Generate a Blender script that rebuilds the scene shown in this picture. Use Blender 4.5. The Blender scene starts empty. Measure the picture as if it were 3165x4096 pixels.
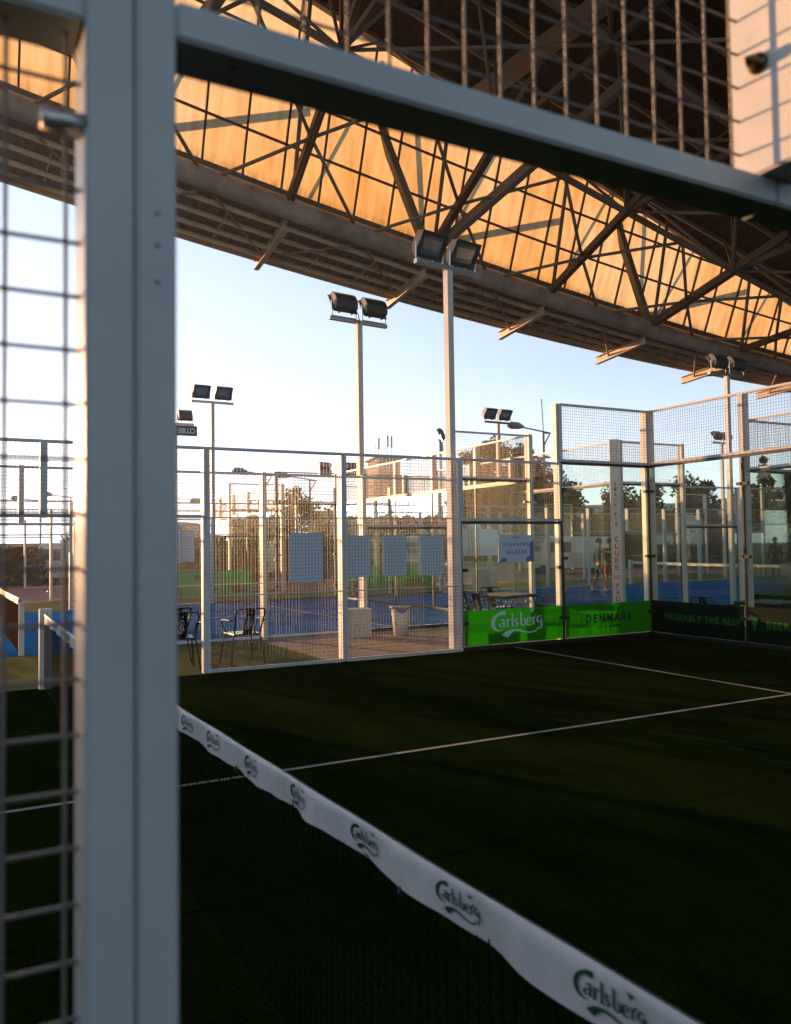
import bpy, bmesh, math, random
from mathutils import Vector, Matrix, noise
random.seed(7)
PI = math.pi; R = math.radians
S = bpy.context.scene; COL = S.collection

# ------------------------------------------------------------------ camera
CAM = Vector((-1.042, -0.864, 1.655)); YAW, PIT, ROLL, F = 0.497, 0.040, -0.014, 3320.0
cd = bpy.data.cameras.new('camera'); co = bpy.data.objects.new('camera', cd); COL.objects.link(co)
fw = Vector((math.sin(YAW)*math.cos(PIT), math.cos(YAW)*math.cos(PIT), math.sin(PIT)))
r0 = Vector((math.cos(YAW), -math.sin(YAW), 0)); u0 = r0.cross(fw)
rr = math.cos(ROLL)*r0 + math.sin(ROLL)*u0; uu = -math.sin(ROLL)*r0 + math.cos(ROLL)*u0
co.matrix_world = Matrix(((rr.x, uu.x, -fw.x, CAM.x), (rr.y, uu.y, -fw.y, CAM.y), (rr.z, uu.z, -fw.z, CAM.z), (0, 0, 0, 1)))
cd.sensor_fit = 'VERTICAL'; cd.sensor_height = 36; cd.lens = F/4096*36
cd.clip_start = .02; cd.clip_end = 3000
cd.dof.use_dof = True; cd.dof.focus_distance = 11.0; cd.dof.aperture_fstop = 4.2
S.camera = co

# ------------------------------------------------------------------ light
SUN_EL, SUN_AZ = 5.0, -22.0            # azimuth from +Y, towards -X
w = bpy.data.worlds.new('World'); S.world = w; w.use_nodes = True
nt = w.node_tree; nt.nodes.clear()
sky = nt.nodes.new('ShaderNodeTexSky'); sky.sky_type = 'NISHITA'; sky.sun_disc = False
sky.sun_elevation = R(SUN_EL); sky.sun_rotation = R(SUN_AZ)
sky.air_density = 1.0; sky.dust_density = .15; sky.ozone_density = 1.0
bg = nt.nodes.new('ShaderNodeBackground'); bg.inputs[1].default_value = 0.115
wo = nt.nodes.new('ShaderNodeOutputWorld')
hs = nt.nodes.new('ShaderNodeHueSaturation'); hs.inputs['Saturation'].default_value = .27
tn = nt.nodes.new('ShaderNodeMix'); tn.data_type = 'RGBA'; tn.blend_type = 'MULTIPLY'; tn.inputs[0].default_value = 1; tn.inputs[7].default_value = (.83, 1.0, 1.27, 1)
nt.links.new(sky.outputs[0], hs.inputs['Color']); nt.links.new(hs.outputs[0], tn.inputs[6]); nt.links.new(tn.outputs[2], bg.inputs[0]); nt.links.new(bg.outputs[0], wo.inputs[0])
sd = bpy.data.lights.new('sun', 'SUN'); sd.energy = 4.0; sd.angle = R(0.5); sd.color = (1.0, .51, .215)
so = bpy.data.objects.new('sun', sd); COL.objects.link(so)
sdir = Vector((math.sin(R(SUN_AZ))*math.cos(R(SUN_EL)), math.cos(R(SUN_AZ))*math.cos(R(SUN_EL)), math.sin(R(SUN_EL))))
so.rotation_euler = (-sdir).to_track_quat('-Z', 'Y').to_euler(); so.location = sdir*60
S.view_settings.view_transform = 'Standard'; S.view_settings.look = 'None'
S.view_settings.gamma = 1; S.view_settings.exposure = 1.6
S.render.engine = 'CYCLES'
cy = S.cycles; cy.max_bounces = 8; cy.transparent_max_bounces = 64; cy.diffuse_bounces = 3; cy.glossy_bounces = 4
cy.transmission_bounces = 4; cy.use_denoising = True; cy.caustics_reflective = True; cy.blur_glossy = 1.0
cy.sample_clamp_indirect = 8

# ------------------------------------------------------------------ materials
def mat(name, col, rough=.6, metal=0, nz=None, bump=None, spec=.5, coat=0):
    """col base; nz=(scale, amount, second colour); bump=(scale, strength)"""
    m = bpy.data.materials.new(name); m.use_nodes = True; t = m.node_tree
    b = t.nodes['Principled BSDF']; b.inputs['Base Color'].default_value = (*col, 1)
    b.inputs['Roughness'].default_value = rough; b.inputs['Metallic'].default_value = metal
    b.inputs['Specular IOR Level'].default_value = spec
    if coat: b.inputs['Coat Weight'].default_value = coat
    tc = t.nodes.new('ShaderNodeTexCoord')
    if nz:
        n = t.nodes.new('ShaderNodeTexNoise'); n.inputs['Scale'].default_value = nz[0]; n.inputs['Detail'].default_value = 6
        n.inputs['Roughness'].default_value = .65
        cr = t.nodes.new('ShaderNodeValToRGB'); cr.color_ramp.elements[0].position = .35; cr.color_ramp.elements[1].position = .68
        cr.color_ramp.elements[0].color = (*nz[2], 1); cr.color_ramp.elements[1].color = (*col, 1)
        mx = t.nodes.new('ShaderNodeMix'); mx.data_type = 'RGBA'; mx.inputs[0].default_value = nz[1]
        mx.inputs[6].default_value = (*col, 1)
        t.links.new(tc.outputs['Object'], n.inputs['Vector']); t.links.new(n.outputs['Fac'], cr.inputs[0])
        t.links.new(cr.outputs[0], mx.inputs[7]); t.links.new(mx.outputs[2], b.inputs['Base Color'])
    if bump:
        n2 = t.nodes.new('ShaderNodeTexNoise'); n2.inputs['Scale'].default_value = bump[0]; n2.inputs['Detail'].default_value = 4
        bp = t.nodes.new('ShaderNodeBump'); bp.inputs['Strength'].default_value = bump[1]; bp.inputs['Distance'].default_value = .02
        t.links.new(tc.outputs['Object'], n2.inputs['Vector']); t.links.new(n2.outputs['Fac'], bp.inputs['Height'])
        t.links.new(bp.outputs[0], b.inputs['Normal'])
    return m

def mat_mix(name, parts):
    """parts: list of (shader type, colour, roughness, weight) added together through mix nodes"""
    m = bpy.data.materials.new(name); m.use_nodes = True; t = m.node_tree; t.nodes.clear()
    o = t.nodes.new('ShaderNodeOutputMaterial'); prev = None; acc = 0
    for ty, c, rg, wt in parts:
        s = t.nodes.new(ty); s.inputs['Color'].default_value = (*c, 1)
        if 'Roughness' in s.inputs: s.inputs['Roughness'].default_value = rg
        if prev is None: prev = s.outputs[0]; acc = wt; continue
        acc += wt; mx = t.nodes.new('ShaderNodeMixShader'); mx.inputs[0].default_value = wt/acc
        t.links.new(prev, mx.inputs[1]); t.links.new(s.outputs[0], mx.inputs[2]); prev = mx.outputs[0]
    t.links.new(prev, o.inputs[0]); return m

def glass_mat(name, tint, haze):
    m = bpy.data.materials.new(name); m.use_nodes = True; t = m.node_tree; t.nodes.clear()
    o = t.nodes.new('ShaderNodeOutputMaterial'); tr = t.nodes.new('ShaderNodeBsdfTransparent'); tr.inputs[0].default_value = (*tint, 1)
    gl = t.nodes.new('ShaderNodeBsdfGlossy'); gl.inputs['Roughness'].default_value = .015; gl.inputs[0].default_value = (.95, 1, .96, 1)
    fr = t.nodes.new('ShaderNodeFresnel'); fr.inputs[0].default_value = 1.24
    df = t.nodes.new('ShaderNodeBsdfTranslucent'); df.inputs[0].default_value = (.75, .8, .7, 1)
    tc = t.nodes.new('ShaderNodeTexCoord'); n = t.nodes.new('ShaderNodeTexNoise'); n.inputs['Scale'].default_value = 3; n.inputs['Detail'].default_value = 8
    mr = t.nodes.new('ShaderNodeMapRange'); mr.inputs[1].default_value = .4; mr.inputs[2].default_value = .75
    mr.inputs[3].default_value = haze*.5; mr.inputs[4].default_value = haze*1.4
    m1 = t.nodes.new('ShaderNodeMixShader'); m2 = t.nodes.new('ShaderNodeMixShader')
    t.links.new(tc.outputs['Object'], n.inputs[0]); t.links.new(n.outputs[0], mr.inputs[0]); t.links.new(mr.outputs[0], m1.inputs[0])
    t.links.new(tr.outputs[0], m1.inputs[1]); t.links.new(df.outputs[0], m1.inputs[2])
    t.links.new(fr.outputs[0], m2.inputs[0]); t.links.new(m1.outputs[0], m2.inputs[1]); t.links.new(gl.outputs[0], m2.inputs[2])
    t.links.new(m2.outputs[0], o.inputs[0]); return m

M = {}
M['white'] = mat('white_paint', (.60, .61, .61), .4, nz=(9, .5, (.48, .48, .47)), bump=(300, .04))
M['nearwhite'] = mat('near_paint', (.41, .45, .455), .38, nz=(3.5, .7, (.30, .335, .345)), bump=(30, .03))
M['postwhite'] = mat('post_paint', (.70, .68, .65), .45, nz=(5, .5, (.50, .48, .44)), bump=(200, .04))
def speckle(name, sc, pos, col):       # small chips and rust spots
    t = M[name].node_tree; b = t.nodes['Principled BSDF']; src = b.inputs['Base Color'].links[0].from_socket
    tc = t.nodes.new('ShaderNodeTexCoord'); n = t.nodes.new('ShaderNodeTexNoise'); n.inputs['Scale'].default_value = sc; n.inputs['Detail'].default_value = 5
    mr = t.nodes.new('ShaderNodeMapRange'); mr.inputs[1].default_value = pos; mr.inputs[2].default_value = pos+.03
    mx = t.nodes.new('ShaderNodeMix'); mx.data_type = 'RGBA'; mx.inputs[7].default_value = (*col, 1)
    t.links.new(tc.outputs['Object'], n.inputs[0]); t.links.new(n.outputs[0], mr.inputs[0]); t.links.new(mr.outputs[0], mx.inputs[0])
    t.links.new(src, mx.inputs[6]); t.links.new(mx.outputs[2], b.inputs['Base Color'])
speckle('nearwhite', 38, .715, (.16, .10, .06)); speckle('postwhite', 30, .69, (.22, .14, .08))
M['wire'] = mat('wire', (.12, .12, .12), .5, .0)
M['wirenear'] = mat('wire_near', (.17, .165, .16), .4, .5, nz=(60, .8, (.16, .13, .10)), bump=(400, .4))
M['dark'] = mat('black_frame', (.012, .012, .012), .4)
M['glass'] = glass_mat('glass', (.95, .985, .945), .008)
M['steel'] = mat('steel', (.45, .44, .42), .35, .8)
M['rubber'] = mat('rubber', (.02, .02, .02), .7)
M['turf'] = mat('turf', (.034, .060, .0065), .9, nz=(75, 1.0, (.007, .018, .0018)), bump=(900, .9), spec=0)
M['turfout'] = mat('turf_outside', (.22, .215, .09), .9, nz=(30, .8, (.13, .15, .05)), bump=(500, .8), spec=0)
M['blue'] = mat('blue_turf', (.010, .15, .46), .8, nz=(1.4, .45, (.02, .18, .46)), bump=(400, .6), spec=0)
M['red'] = mat('red_clay', (.26, .085, .05), .9, nz=(2, .6, (.18, .06, .04)))
M['line'] = mat('line_white', (.62, .62, .6), .8, nz=(500, .9, (.25, .28, .25)), bump=(700, .8))
M['paver'] = None
M['ground'] = mat('ground', (.14, .13, .09), .95, nz=(.5, .9, (.07, .085, .035)), bump=(8, .5))
M['greenglow'] = mat_mix('green_film', [('ShaderNodeBsdfTranslucent', (.10, .48, .010), 0, .62), ('ShaderNodeBsdfDiffuse', (.04, .26, .008), .5, .34), ('ShaderNodeBsdfGlossy', (.5, .5, .5), .25, .03)])
M['greenshade'] = mat('shaded_green_board', (.001, .010, .004), .45, nz=(2, .5, (.0008, .007, .003)), spec=.1)  # shaded copy of the green film, shade put into the colour
M['greentext'] = mat('green_text', (.02, .16, .01), .6, spec=.1)
M['textwhite'] = mat_mix('white_print', [('ShaderNodeBsdfTranslucent', (.30, .50, .50), 0, .2), ('ShaderNodeBsdfDiffuse', (.75, .8, .82), .5, .8)])
M['textdark'] = mat('dark_print', (.006, .012, .010), .6)
M['tape'] = mat('net_tape', (.54, .54, .55), .5, nz=(9, .7, (.40, .40, .41)), bump=(14, .25))
M['printgreen'] = mat('green_print', (.006, .055, .028), .5)
M['net'] = mat('net_cord', (.004, .004, .004), .9, spec=.05)
M['netsunlit'] = mat_mix('net_cord_lit', [('ShaderNodeBsdfTranslucent', (.26, .17, .07), 0, .5), ('ShaderNodeBsdfDiffuse', (.06, .045, .022), .5, .5)])  # sunlit copy of the net cord, warm light put into the colour
M['banner'] = mat('blank_banner', (.70, .78, .85), .6, nz=(3, .3, (.64, .72, .80)))
M['signgrey'] = mat('sign_board', (.50, .60, .70), .5)
M['signblue'] = mat('sign_blue', (.13, .17, .33), .5)
M['signpale'] = mat('sign_pale', (.68, .72, .76), .5)
M['lamp'] = mat('lamp_housing', (.045, .055, .065), .4, .3)
M['lampglass'] = mat('lamp_glass', (.10, .15, .16), .08, spec=1)
M['lampref'] = mat('lamp_reflector', (.55, .60, .60), .15, .8)
M['chair'] = mat('chair_black', (.012, .012, .012), .22, .2)
M['table'] = mat('table_top', (.09, .10, .10), .6, spec=.2)
M['cab'] = mat('cabinet', (.60, .57, .50), .5, nz=(8, .4, (.5, .46, .4)))
M['bin'] = mat('bin_white', (.74, .72, .66), .4)
M['bag'] = mat('bag_purple', (.22, .16, .42), .3)
M['letred'] = mat('red_letters', (.50, .02, .03), .5)
M['skin'] = mat('skin', (.24, .13, .085), .6)
M['navy'] = mat('navy_cloth', (.025, .035, .09), .9)
M['black'] = mat('black_cloth', (.010, .011, .016), .9)
M['redcloth'] = mat('red_cloth', (.50, .03, .015), .9)
M['hair'] = mat('hair', (.035, .02, .012), .8)
M['sock'] = mat('sock', (.75, .75, .75), .9)
M['beam'] = mat('beam_paint', (.44, .36, .30), .55, nz=(1.3, .9, (.17, .13, .10)), bump=(4, .4))
M['truss'] = mat('truss_paint', (.23, .19, .15), .5, nz=(2, .7, (.15, .11, .075)))
M['trussdark'] = mat('truss_dark', (.06, .05, .04), .5, nz=(3, .7, (.035, .025, .02)))
M['gutter'] = mat('gutter', (.11, .10, .095), .6)
M['mull'] = mat('mullion', (.05, .04, .03), .6)
M['soffit'] = mat('soffit_sheet', (.105, .095, .10), .45, nz=(2, .5, (.07, .06, .065)))
M['purlin'] = mat('purlin', (.60, .46, .30), .5, nz=(2, .6, (.3, .2, .12)))
M['roof'] = mat('roof_sheet', (.016, .012, .013), .6, nz=(1, .6, (.009, .007, .007)), spec=.1)
M['concrete'] = mat('concrete', (.13, .115, .11), .9, nz=(.4, .6, (.10, .09, .085)))
M['window'] = mat('dark_window', (.05, .05, .06), .2)
M['hangar'] = mat('hangar_roof', (.26, .27, .29), .5)
M['bark'] = mat('bark', (.10, .07, .045), .9, nz=(6, .8, (.05, .035, .02)))
M['greenad'] = mat_mix('green_banner', [('ShaderNodeBsdfTranslucent', (.05, .50, .26), 0, .4), ('ShaderNodeBsdfDiffuse', (.04, .36, .18), .5, .6)])
M['van'] = mat('van_white', (.6, .6, .6), .3, coat=.5)
M['tyre'] = mat('tyre', (.02, .02, .02), .8)
def leafmat(n, c):
    return mat_mix(n, [('ShaderNodeBsdfDiffuse', c, .5, .6), ('ShaderNodeBsdfTranslucent', tuple(x*1.6 for x in c), 0, .4)])
M['leaf1'] = leafmat('leaf_dark', (.045, .055, .018)); M['leaf2'] = leafmat('leaf_mid', (.075, .095, .028)); M['leaf3'] = leafmat('leaf_olive', (.13, .135, .045))

def poly_mat():       # weathered translucent roof sheets: warm tint that varies from sheet to sheet, dirt above the sill
    m = bpy.data.materials.new('translucent_sheet'); m.use_nodes = True; t = m.node_tree; t.nodes.clear()
    o = t.nodes.new('ShaderNodeOutputMaterial'); tl = t.nodes.new('ShaderNodeBsdfTranslucent'); df = t.nodes.new('ShaderNodeBsdfDiffuse')
    tc = t.nodes.new('ShaderNodeTexCoord'); n = t.nodes.new('ShaderNodeTexNoise'); n.inputs['Scale'].default_value = .16; n.inputs['Detail'].default_value = 2
    cr = t.nodes.new('ShaderNodeValToRGB'); cr.color_ramp.elements[0].position = .38; cr.color_ramp.elements[1].position = .62
    cr.color_ramp.elements[0].color = (.43, .285, .11, 1); cr.color_ramp.elements[1].color = (.46, .40, .27, 1)
    n2 = t.nodes.new('ShaderNodeTexNoise'); n2.inputs['Scale'].default_value = 1.5; n2.inputs['Detail'].default_value = 8
    mp = t.nodes.new('ShaderNodeMapping'); mp.inputs['Scale'].default_value = (3, 1, .25)
    cr2 = t.nodes.new('ShaderNodeValToRGB'); cr2.color_ramp.elements[0].position = .25; cr2.color_ramp.elements[1].position = .6
    cr2.color_ramp.elements[0].color = (.72, .66, .58, 1); cr2.color_ramp.elements[1].color = (1, 1, 1, 1)
    at = t.nodes.new('ShaderNodeAttribute'); at.attribute_name = 'dirt'
    mu = t.nodes.new('ShaderNodeMix'); mu.data_type = 'RGBA'; mu.blend_type = 'MULTIPLY'; mu.inputs[0].default_value = 1
    mu2 = t.nodes.new('ShaderNodeMix'); mu2.data_type = 'RGBA'; mu2.blend_type = 'MIX'; mu2.inputs[7].default_value = (.07, .045, .01, 1)
    dn = t.nodes.new('ShaderNodeMath'); dn.operation = 'MULTIPLY'
    n3 = t.nodes.new('ShaderNodeTexNoise'); n3.inputs['Scale'].default_value = 2.2; mp3 = t.nodes.new('ShaderNodeMapping'); mp3.inputs['Scale'].default_value = (6, 1, .6)
    cr3 = t.nodes.new('ShaderNodeMapRange'); cr3.inputs[1].default_value = .35; cr3.inputs[2].default_value = .6
    L = t.links.new
    L(tc.outputs['Object'], n.inputs[0]); L(n.outputs[0], cr.inputs[0]); L(tc.outputs['Object'], mp.inputs[0]); L(mp.outputs[0], n2.inputs[0]); L(n2.outputs[0], cr2.inputs[0])
    L(cr.outputs[0], mu.inputs[6]); L(cr2.outputs[0], mu.inputs[7]); L(mu.outputs[2], mu2.inputs[6])
    L(tc.outputs['Object'], mp3.inputs[0]); L(mp3.outputs[0], n3.inputs[0]); L(n3.outputs[0], cr3.inputs[0])
    L(at.outputs['Fac'], dn.inputs[0]); L(cr3.outputs[0], dn.inputs[1]); L(dn.outputs[0], mu2.inputs[0])
    L(mu2.outputs[2], tl.inputs[0]); L(mu2.outputs[2], df.inputs[0])
    mx = t.nodes.new('ShaderNodeMixShader'); mx.inputs[0].default_value = .25
    L(tl.outputs[0], mx.inputs[1]); L(df.outputs[0], mx.inputs[2]); L(mx.outputs[0], o.inputs[0]); return m
M['poly'] = poly_mat()
def paver_mat():
    m = mat('pavers', (.20, .16, .13), .9, bump=(60, .4)); t = m.node_tree; b = t.nodes['Principled BSDF']
    br = t.nodes.new('ShaderNodeTexBrick'); br.inputs['Scale'].default_value = 5; br.inputs['Color1'].default_value = (.33, .26, .21, 1)
    br.inputs['Color2'].default_value = (.26, .21, .175, 1); br.inputs['Mortar'].default_value = (.09, .075, .05, 1); br.inputs['Mortar Size'].default_value = .02
    tc = t.nodes.new('ShaderNodeTexCoord'); t.links.new(tc.outputs['Object'], br.inputs[0]); t.links.new(br.outputs[0], b.inputs['Base Color']); return m
M['paver'] = paver_mat()

def brushed(name, sc, lo):
    t = M[name].node_tree; b = t.nodes['Principled BSDF']; src = b.inputs['Base Color'].links[0].from_socket
    tc = t.nodes.new('ShaderNodeTexCoord'); mp = t.nodes.new('ShaderNodeMapping'); mp.inputs['Scale'].default_value = (1, .35, 1)
    n = t.nodes.new('ShaderNodeTexNoise'); n.inputs['Scale'].default_value = sc; n.inputs['Detail'].default_value = 7; n.inputs['Roughness'].default_value = .7
    mr = t.nodes.new('ShaderNodeMapRange'); mr.inputs[1].default_value = .35; mr.inputs[2].default_value = .65; mr.inputs[3].default_value = lo; mr.inputs[4].default_value = 1.25
    mx = t.nodes.new('ShaderNodeMix'); mx.data_type = 'RGBA'; mx.blend_type = 'MULTIPLY'; mx.inputs[0].default_value = 1
    t.links.new(tc.outputs['Object'], mp.inputs[0]); t.links.new(mp.outputs[0], n.inputs[0]); t.links.new(n.outputs[0], mr.inputs[0])
    t.links.new(src, mx.inputs[6]); t.links.new(mr.outputs[0], mx.inputs[7]); t.links.new(mx.outputs[2], b.inputs['Base Color'])
brushed('turf', 1.6, .6); brushed('turfout', 2.0, .7); brushed('blue', 1.2, .7)
def bladed(name, k=1.6, up=.42, sc=260):      # short upright fibres: the shading normal leans every way
    m = M[name]; t = m.node_tree; b = t.nodes['Principled BSDF']; L = t.links.new
    for l in list(b.inputs['Normal'].links): t.links.remove(l)
    tc = t.nodes.new('ShaderNodeTexCoord'); n = t.nodes.new('ShaderNodeTexNoise'); n.inputs['Scale'].default_value = sc; n.inputs['Detail'].default_value = 3
    a = t.nodes.new('ShaderNodeVectorMath'); a.operation = 'SUBTRACT'; a.inputs[1].default_value = (.5, .5, .5)
    c = t.nodes.new('ShaderNodeVectorMath'); c.operation = 'MULTIPLY'; c.inputs[1].default_value = (k*4, k*4, 0)
    d = t.nodes.new('ShaderNodeVectorMath'); d.operation = 'ADD'; d.inputs[1].default_value = (0, 0, up)
    e = t.nodes.new('ShaderNodeVectorMath'); e.operation = 'NORMALIZE'
    L(tc.outputs['Object'], n.inputs[0]); L(n.outputs['Color'], a.inputs[0]); L(a.outputs[0], c.inputs[0]); L(c.outputs[0], d.inputs[0]); L(d.outputs[0], e.inputs[0]); L(e.outputs[0], b.inputs['Normal'])
bladed('turf', 2.2, .2, 190); bladed('turfout', 1.2, .5); bladed('blue', 1.0, .6, 300)

# ------------------------------------------------------------------ helpers
class MB:
    def __init__(s): s.v = []; s.f = []; s.smooth = False
    def quadbox(s, c8):
        n = len(s.v); s.v += [tuple(p) for p in c8]
        s.f += [(n, n+3, n+2, n+1), (n+4, n+5, n+6, n+7), (n, n+1, n+5, n+4), (n+1, n+2, n+6, n+5), (n+2, n+3, n+7, n+6), (n+3, n, n+4, n+7)]
        return s
    def box(s, a, b):
        x0, y0, z0 = a; x1, y1, z1 = b
        return s.quadbox([(x0, y0, z0), (x1, y0, z0), (x1, y1, z0), (x0, y1, z0), (x0, y0, z1), (x1, y0, z1), (x1, y1, z1), (x0, y1, z1)])
    def obox(s, o, ax, ay, az):     # oriented box from corner o with edge vectors
        o, ax, ay, az = map(Vector, (o, ax, ay, az))
        return s.quadbox([o, o+ax, o+ax+ay, o+ay, o+az, o+ax+az, o+ax+ay+az, o+ay+az])
    def bar(s, a, b, w_, h=None, up=(0, 0, 1)):
        a = Vector(a); b = Vector(b); h = h or w_; d = (b-a).normalized(); up = Vector(up)
        if abs(d.dot(up)) > .98: up = Vector((1, 0, 0))
        x = d.cross(up).normalized(); y = x.cross(d)
        x *= w_/2; y *= h/2
        return s.quadbox([a-x-y, a+x-y, b+x-y, b-x-y, a-x+y, a+x+y, b+x+y, b-x+y])
    def tube(s, pts, r, n=8, cap=True, rs=None):
        pts = [Vector(p) for p in pts]; base = len(s.v); px = None
        for i, p in enumerate(pts):
            d = (pts[min(i+1, len(pts)-1)]-pts[max(i-1, 0)]).normalized()
            if px is None:
                up = Vector((0, 0, 1)) if abs(d.z) < .9 else Vector((1, 0, 0)); px = d.cross(up).normalized()
            else: px = (px - d*px.dot(d)).normalized()
            py = d.cross(px); rad = rs[i] if rs else r
            for k in range(n):
                a = 2*PI*k/n; s.v.append(tuple(p+px*math.cos(a)*rad+py*math.sin(a)*rad))
        for i in range(len(pts)-1):
            for k in range(n):
                a = base+i*n+k; b = base+i*n+(k+1) % n; s.f.append((a, b, b+n, a+n))
        if cap: s.f.append(tuple(base+k for k in reversed(range(n)))); s.f.append(tuple(base+(len(pts)-1)*n+k for k in range(n)))
        return s
    def quad(s, *p): n = len(s.v); s.v += [tuple(q) for q in p]; s.f.append(tuple(range(n, n+len(p)))); return s
    def grid(s, f, nu, nv):
        n = len(s.v)
        for j in range(nv+1):
            for i in range(nu+1): s.v.append(tuple(f(i/nu, j/nv)))
        for j in range(nv):
            for i in range(nu): a = n+j*(nu+1)+i; s.f.append((a, a+1, a+nu+2, a+nu+1))
        return s
    def add(s, vf, fn, nrm=None):      # nrm lifts each overlapping stroke a hair above the last
        n = len(s.v); nv = Vector(nrm or (0, 0, 0)); s.v += [tuple(Vector(fn(*v[:2]))+nv*(.00018*v[2] if len(v) > 2 else 0)) for v in vf[0]]; s.f += [tuple(i+n for i in f) for f in vf[1]]; return s
    def build(s, name, m, parent=None, smooth=False):
        me = bpy.data.meshes.new(name); me.from_pydata(s.v, [], s.f); me.materials.append(M[m] if isinstance(m, str) else m)
        if smooth or s.smooth: me.polygons.foreach_set('use_smooth', [True]*len(me.polygons))
        me.update(); o = bpy.data.objects.new(name, me); COL.objects.link(o)
        if parent:
            o.parent = parent; o.matrix_parent_inverse = parent.matrix_world.inverted() if parent.get('_w') else Matrix()
        return o
def tag(o, label=None, cat=None, group=None, kind=None):
    if label: o['label'] = label
    if cat: o['category'] = cat
    if group: o['group'] = group
    if kind: o['kind'] = kind
    return o
def empty(name, loc=(0, 0, 0), rz=0):
    o = bpy.data.objects.new(name, None); COL.objects.link(o); o.location = loc; o.rotation_euler = (0, 0, rz); o.empty_display_size = .2
    return o
def copy_tree(o, parent=None):
    c = o.copy(); COL.objects.link(c)
    if parent: c.parent = parent
    for ch in list(o.children): copy_tree(ch, c)
    return c
def text_vf(txt, size=1, bold=0, sp=1.0, align='LEFT'):
    c = bpy.data.curves.new('t', 'FONT'); c.body = txt; c.size = size; c.offset = bold; c.space_character = sp; c.align_x = align; c.resolution_u = 3
    o = bpy.data.objects.new('t', c); COL.objects.link(o)
    me = bpy.data.meshes.new_from_object(o.evaluated_get(bpy.context.evaluated_depsgraph_get()))
    vf = ([tuple(v.co) for v in me.vertices], [tuple(p.vertices) for p in me.polygons])
    bpy.data.objects.remove(o); bpy.data.curves.remove(c); bpy.data.meshes.remove(me)
    return vf
def fit(vf, x0, x1, y0, y1):
    xs = [v[0] for v in vf[0]]; ys = [v[1] for v in vf[0]]
    a, b, c, d = min(xs), max(xs), min(ys), max(ys)
    return ([(x0+(v[0]-a)/(b-a)*(x1-x0), y0+(v[1]-c)/(d-c)*(y1-y0)) for v in vf[0]], vf[1])
def cat(pts, k=6):      # Catmull-Rom with an extra width channel
    P = [pts[0]]+list(pts)+[pts[-1]]; out = []
    for i in range(1, len(P)-2):
        for j in range(k):
            t = j/k; q = []
            for c in range(len(P[0])):
                p0, p1, p2, p3 = P[i-1][c], P[i][c], P[i+1][c], P[i+2][c]
                q.append(.5*((2*p1)+(-p0+p2)*t+(2*p0-5*p1+4*p2-p3)*t*t+(-p0+3*p1-3*p2+p3)*t**3))
            out.append(q)
    out.append(list(pts[-1])); return out
def strokes_vf(st):
    V = []; Fc = []
    for si, s in enumerate(st):
        P = cat(s); n = len(V)
        for i, p in enumerate(P):
            a = P[max(i-1, 0)]; b = P[min(i+1, len(P)-1)]; dx, dy = b[0]-a[0], b[1]-a[1]; L = math.hypot(dx, dy) or 1
            w_ = max(p[2], .002)/2; V += [(p[0]-dy/L*w_, p[1]+dx/L*w_, si), (p[0]+dy/L*w_, p[1]-dx/L*w_, si)]
        for i in range(len(P)-1): a = n+2*i; Fc.append((a, a+1, a+3, a+2))
    return V, Fc
LOGO = strokes_vf([
  [(.30, .455, .13), (.235, .452, .115), (.16, .42, .075), (.09, .34, .07), (.05, .22, .075), (.055, .10, .07), (.10, .0, .055), (.17, -.035, .03), (.24, -.01, .012)],
  [(.20, .235, .02), (.225, .265, .03), (.255, .25, .035), (.262, .17, .035), (.262, .07, .035), (.285, .05, .012)],
  [(.255, .175, .016), (.205, .155, .03), (.175, .11, .036), (.195, .06, .028), (.25, .085, .012)],
  [(.30, .26, .02), (.325, .245, .034), (.325, .15, .034), (.325, .055, .034)], [(.30, .05, .012), (.355, .05, .012)],
  [(.335, .20, .012), (.365, .265, .022), (.395, .25, .034)],
  [(.40, .42, .02), (.425, .41, .034), (.425, .23, .034), (.425, .05, .034)], [(.40, .045, .012), (.452, .05, .012)],
  [(.535, .24, .022), (.505, .27, .02), (.475, .235, .03), (.50, .17, .036), (.525, .11, .034), (.50, .06, .022), (.47, .07, .03)],
  [(.565, .44, .02), (.59, .43, .032), (.59, .24, .034), (.595, .10, .034), (.635, .06, .026), (.67, .12, .03), (.665, .23, .026), (.645, .27, .012)],
  [(.71, .16, .02), (.775, .20, .02), (.765, .265, .024), (.72, .255, .028), (.70, .16, .036), (.715, .085, .032), (.755, .065, .02), (.785, .10, .012)],
  [(.80, .28, .018), (.83, .26, .034), (.83, .16, .034), (.83, .075, .034)], [(.84, .22, .012), (.865, .30, .022), (.885, .36, .016), (.875, .29, .03)],
  [(1.0, .32, .02), (.965, .31, .024), (.925, .29, .03), (.905, .21, .034), (.925, .14, .028), (.97, .15, .024), (.985, .24, .03), (.99, .12, .036), (.985, .0, .034), (.955, -.06, .022), (.925, -.05, .012)],
  [(.27, -.21, .14), (.36, -.10, .105), (.46, -.05, .06), (.56, -.07, .05), (.68, -.125, .04), (.80, -.14, .035), (.88, -.10, .03), (.92, -.03, .02), (.93, .02, .01)],
])
def hop_vf():
    V = []; Fc = []
    for cx, cyy, rx, ry in [(0, 0, .24, .2), (-.3, .32, .24, .2), (.3, .32, .24, .2), (0, .33, .2, .24), (-.14, .12, .2, .2), (.14, .12, .2, .2), (0, -.32, .13, .17), (0, -.17, .16, .14), (-.42, .5, .12, .12), (.42, .5, .12, .12)]:
        n = len(V); V += [(cx+rx*math.cos(2*PI*k/12), cyy+ry*math.sin(2*PI*k/12), len(Fc)+1) for k in range(12)]; Fc.append(tuple(range(n, n+12)))
    return V, Fc
HOP = hop_vf()
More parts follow.
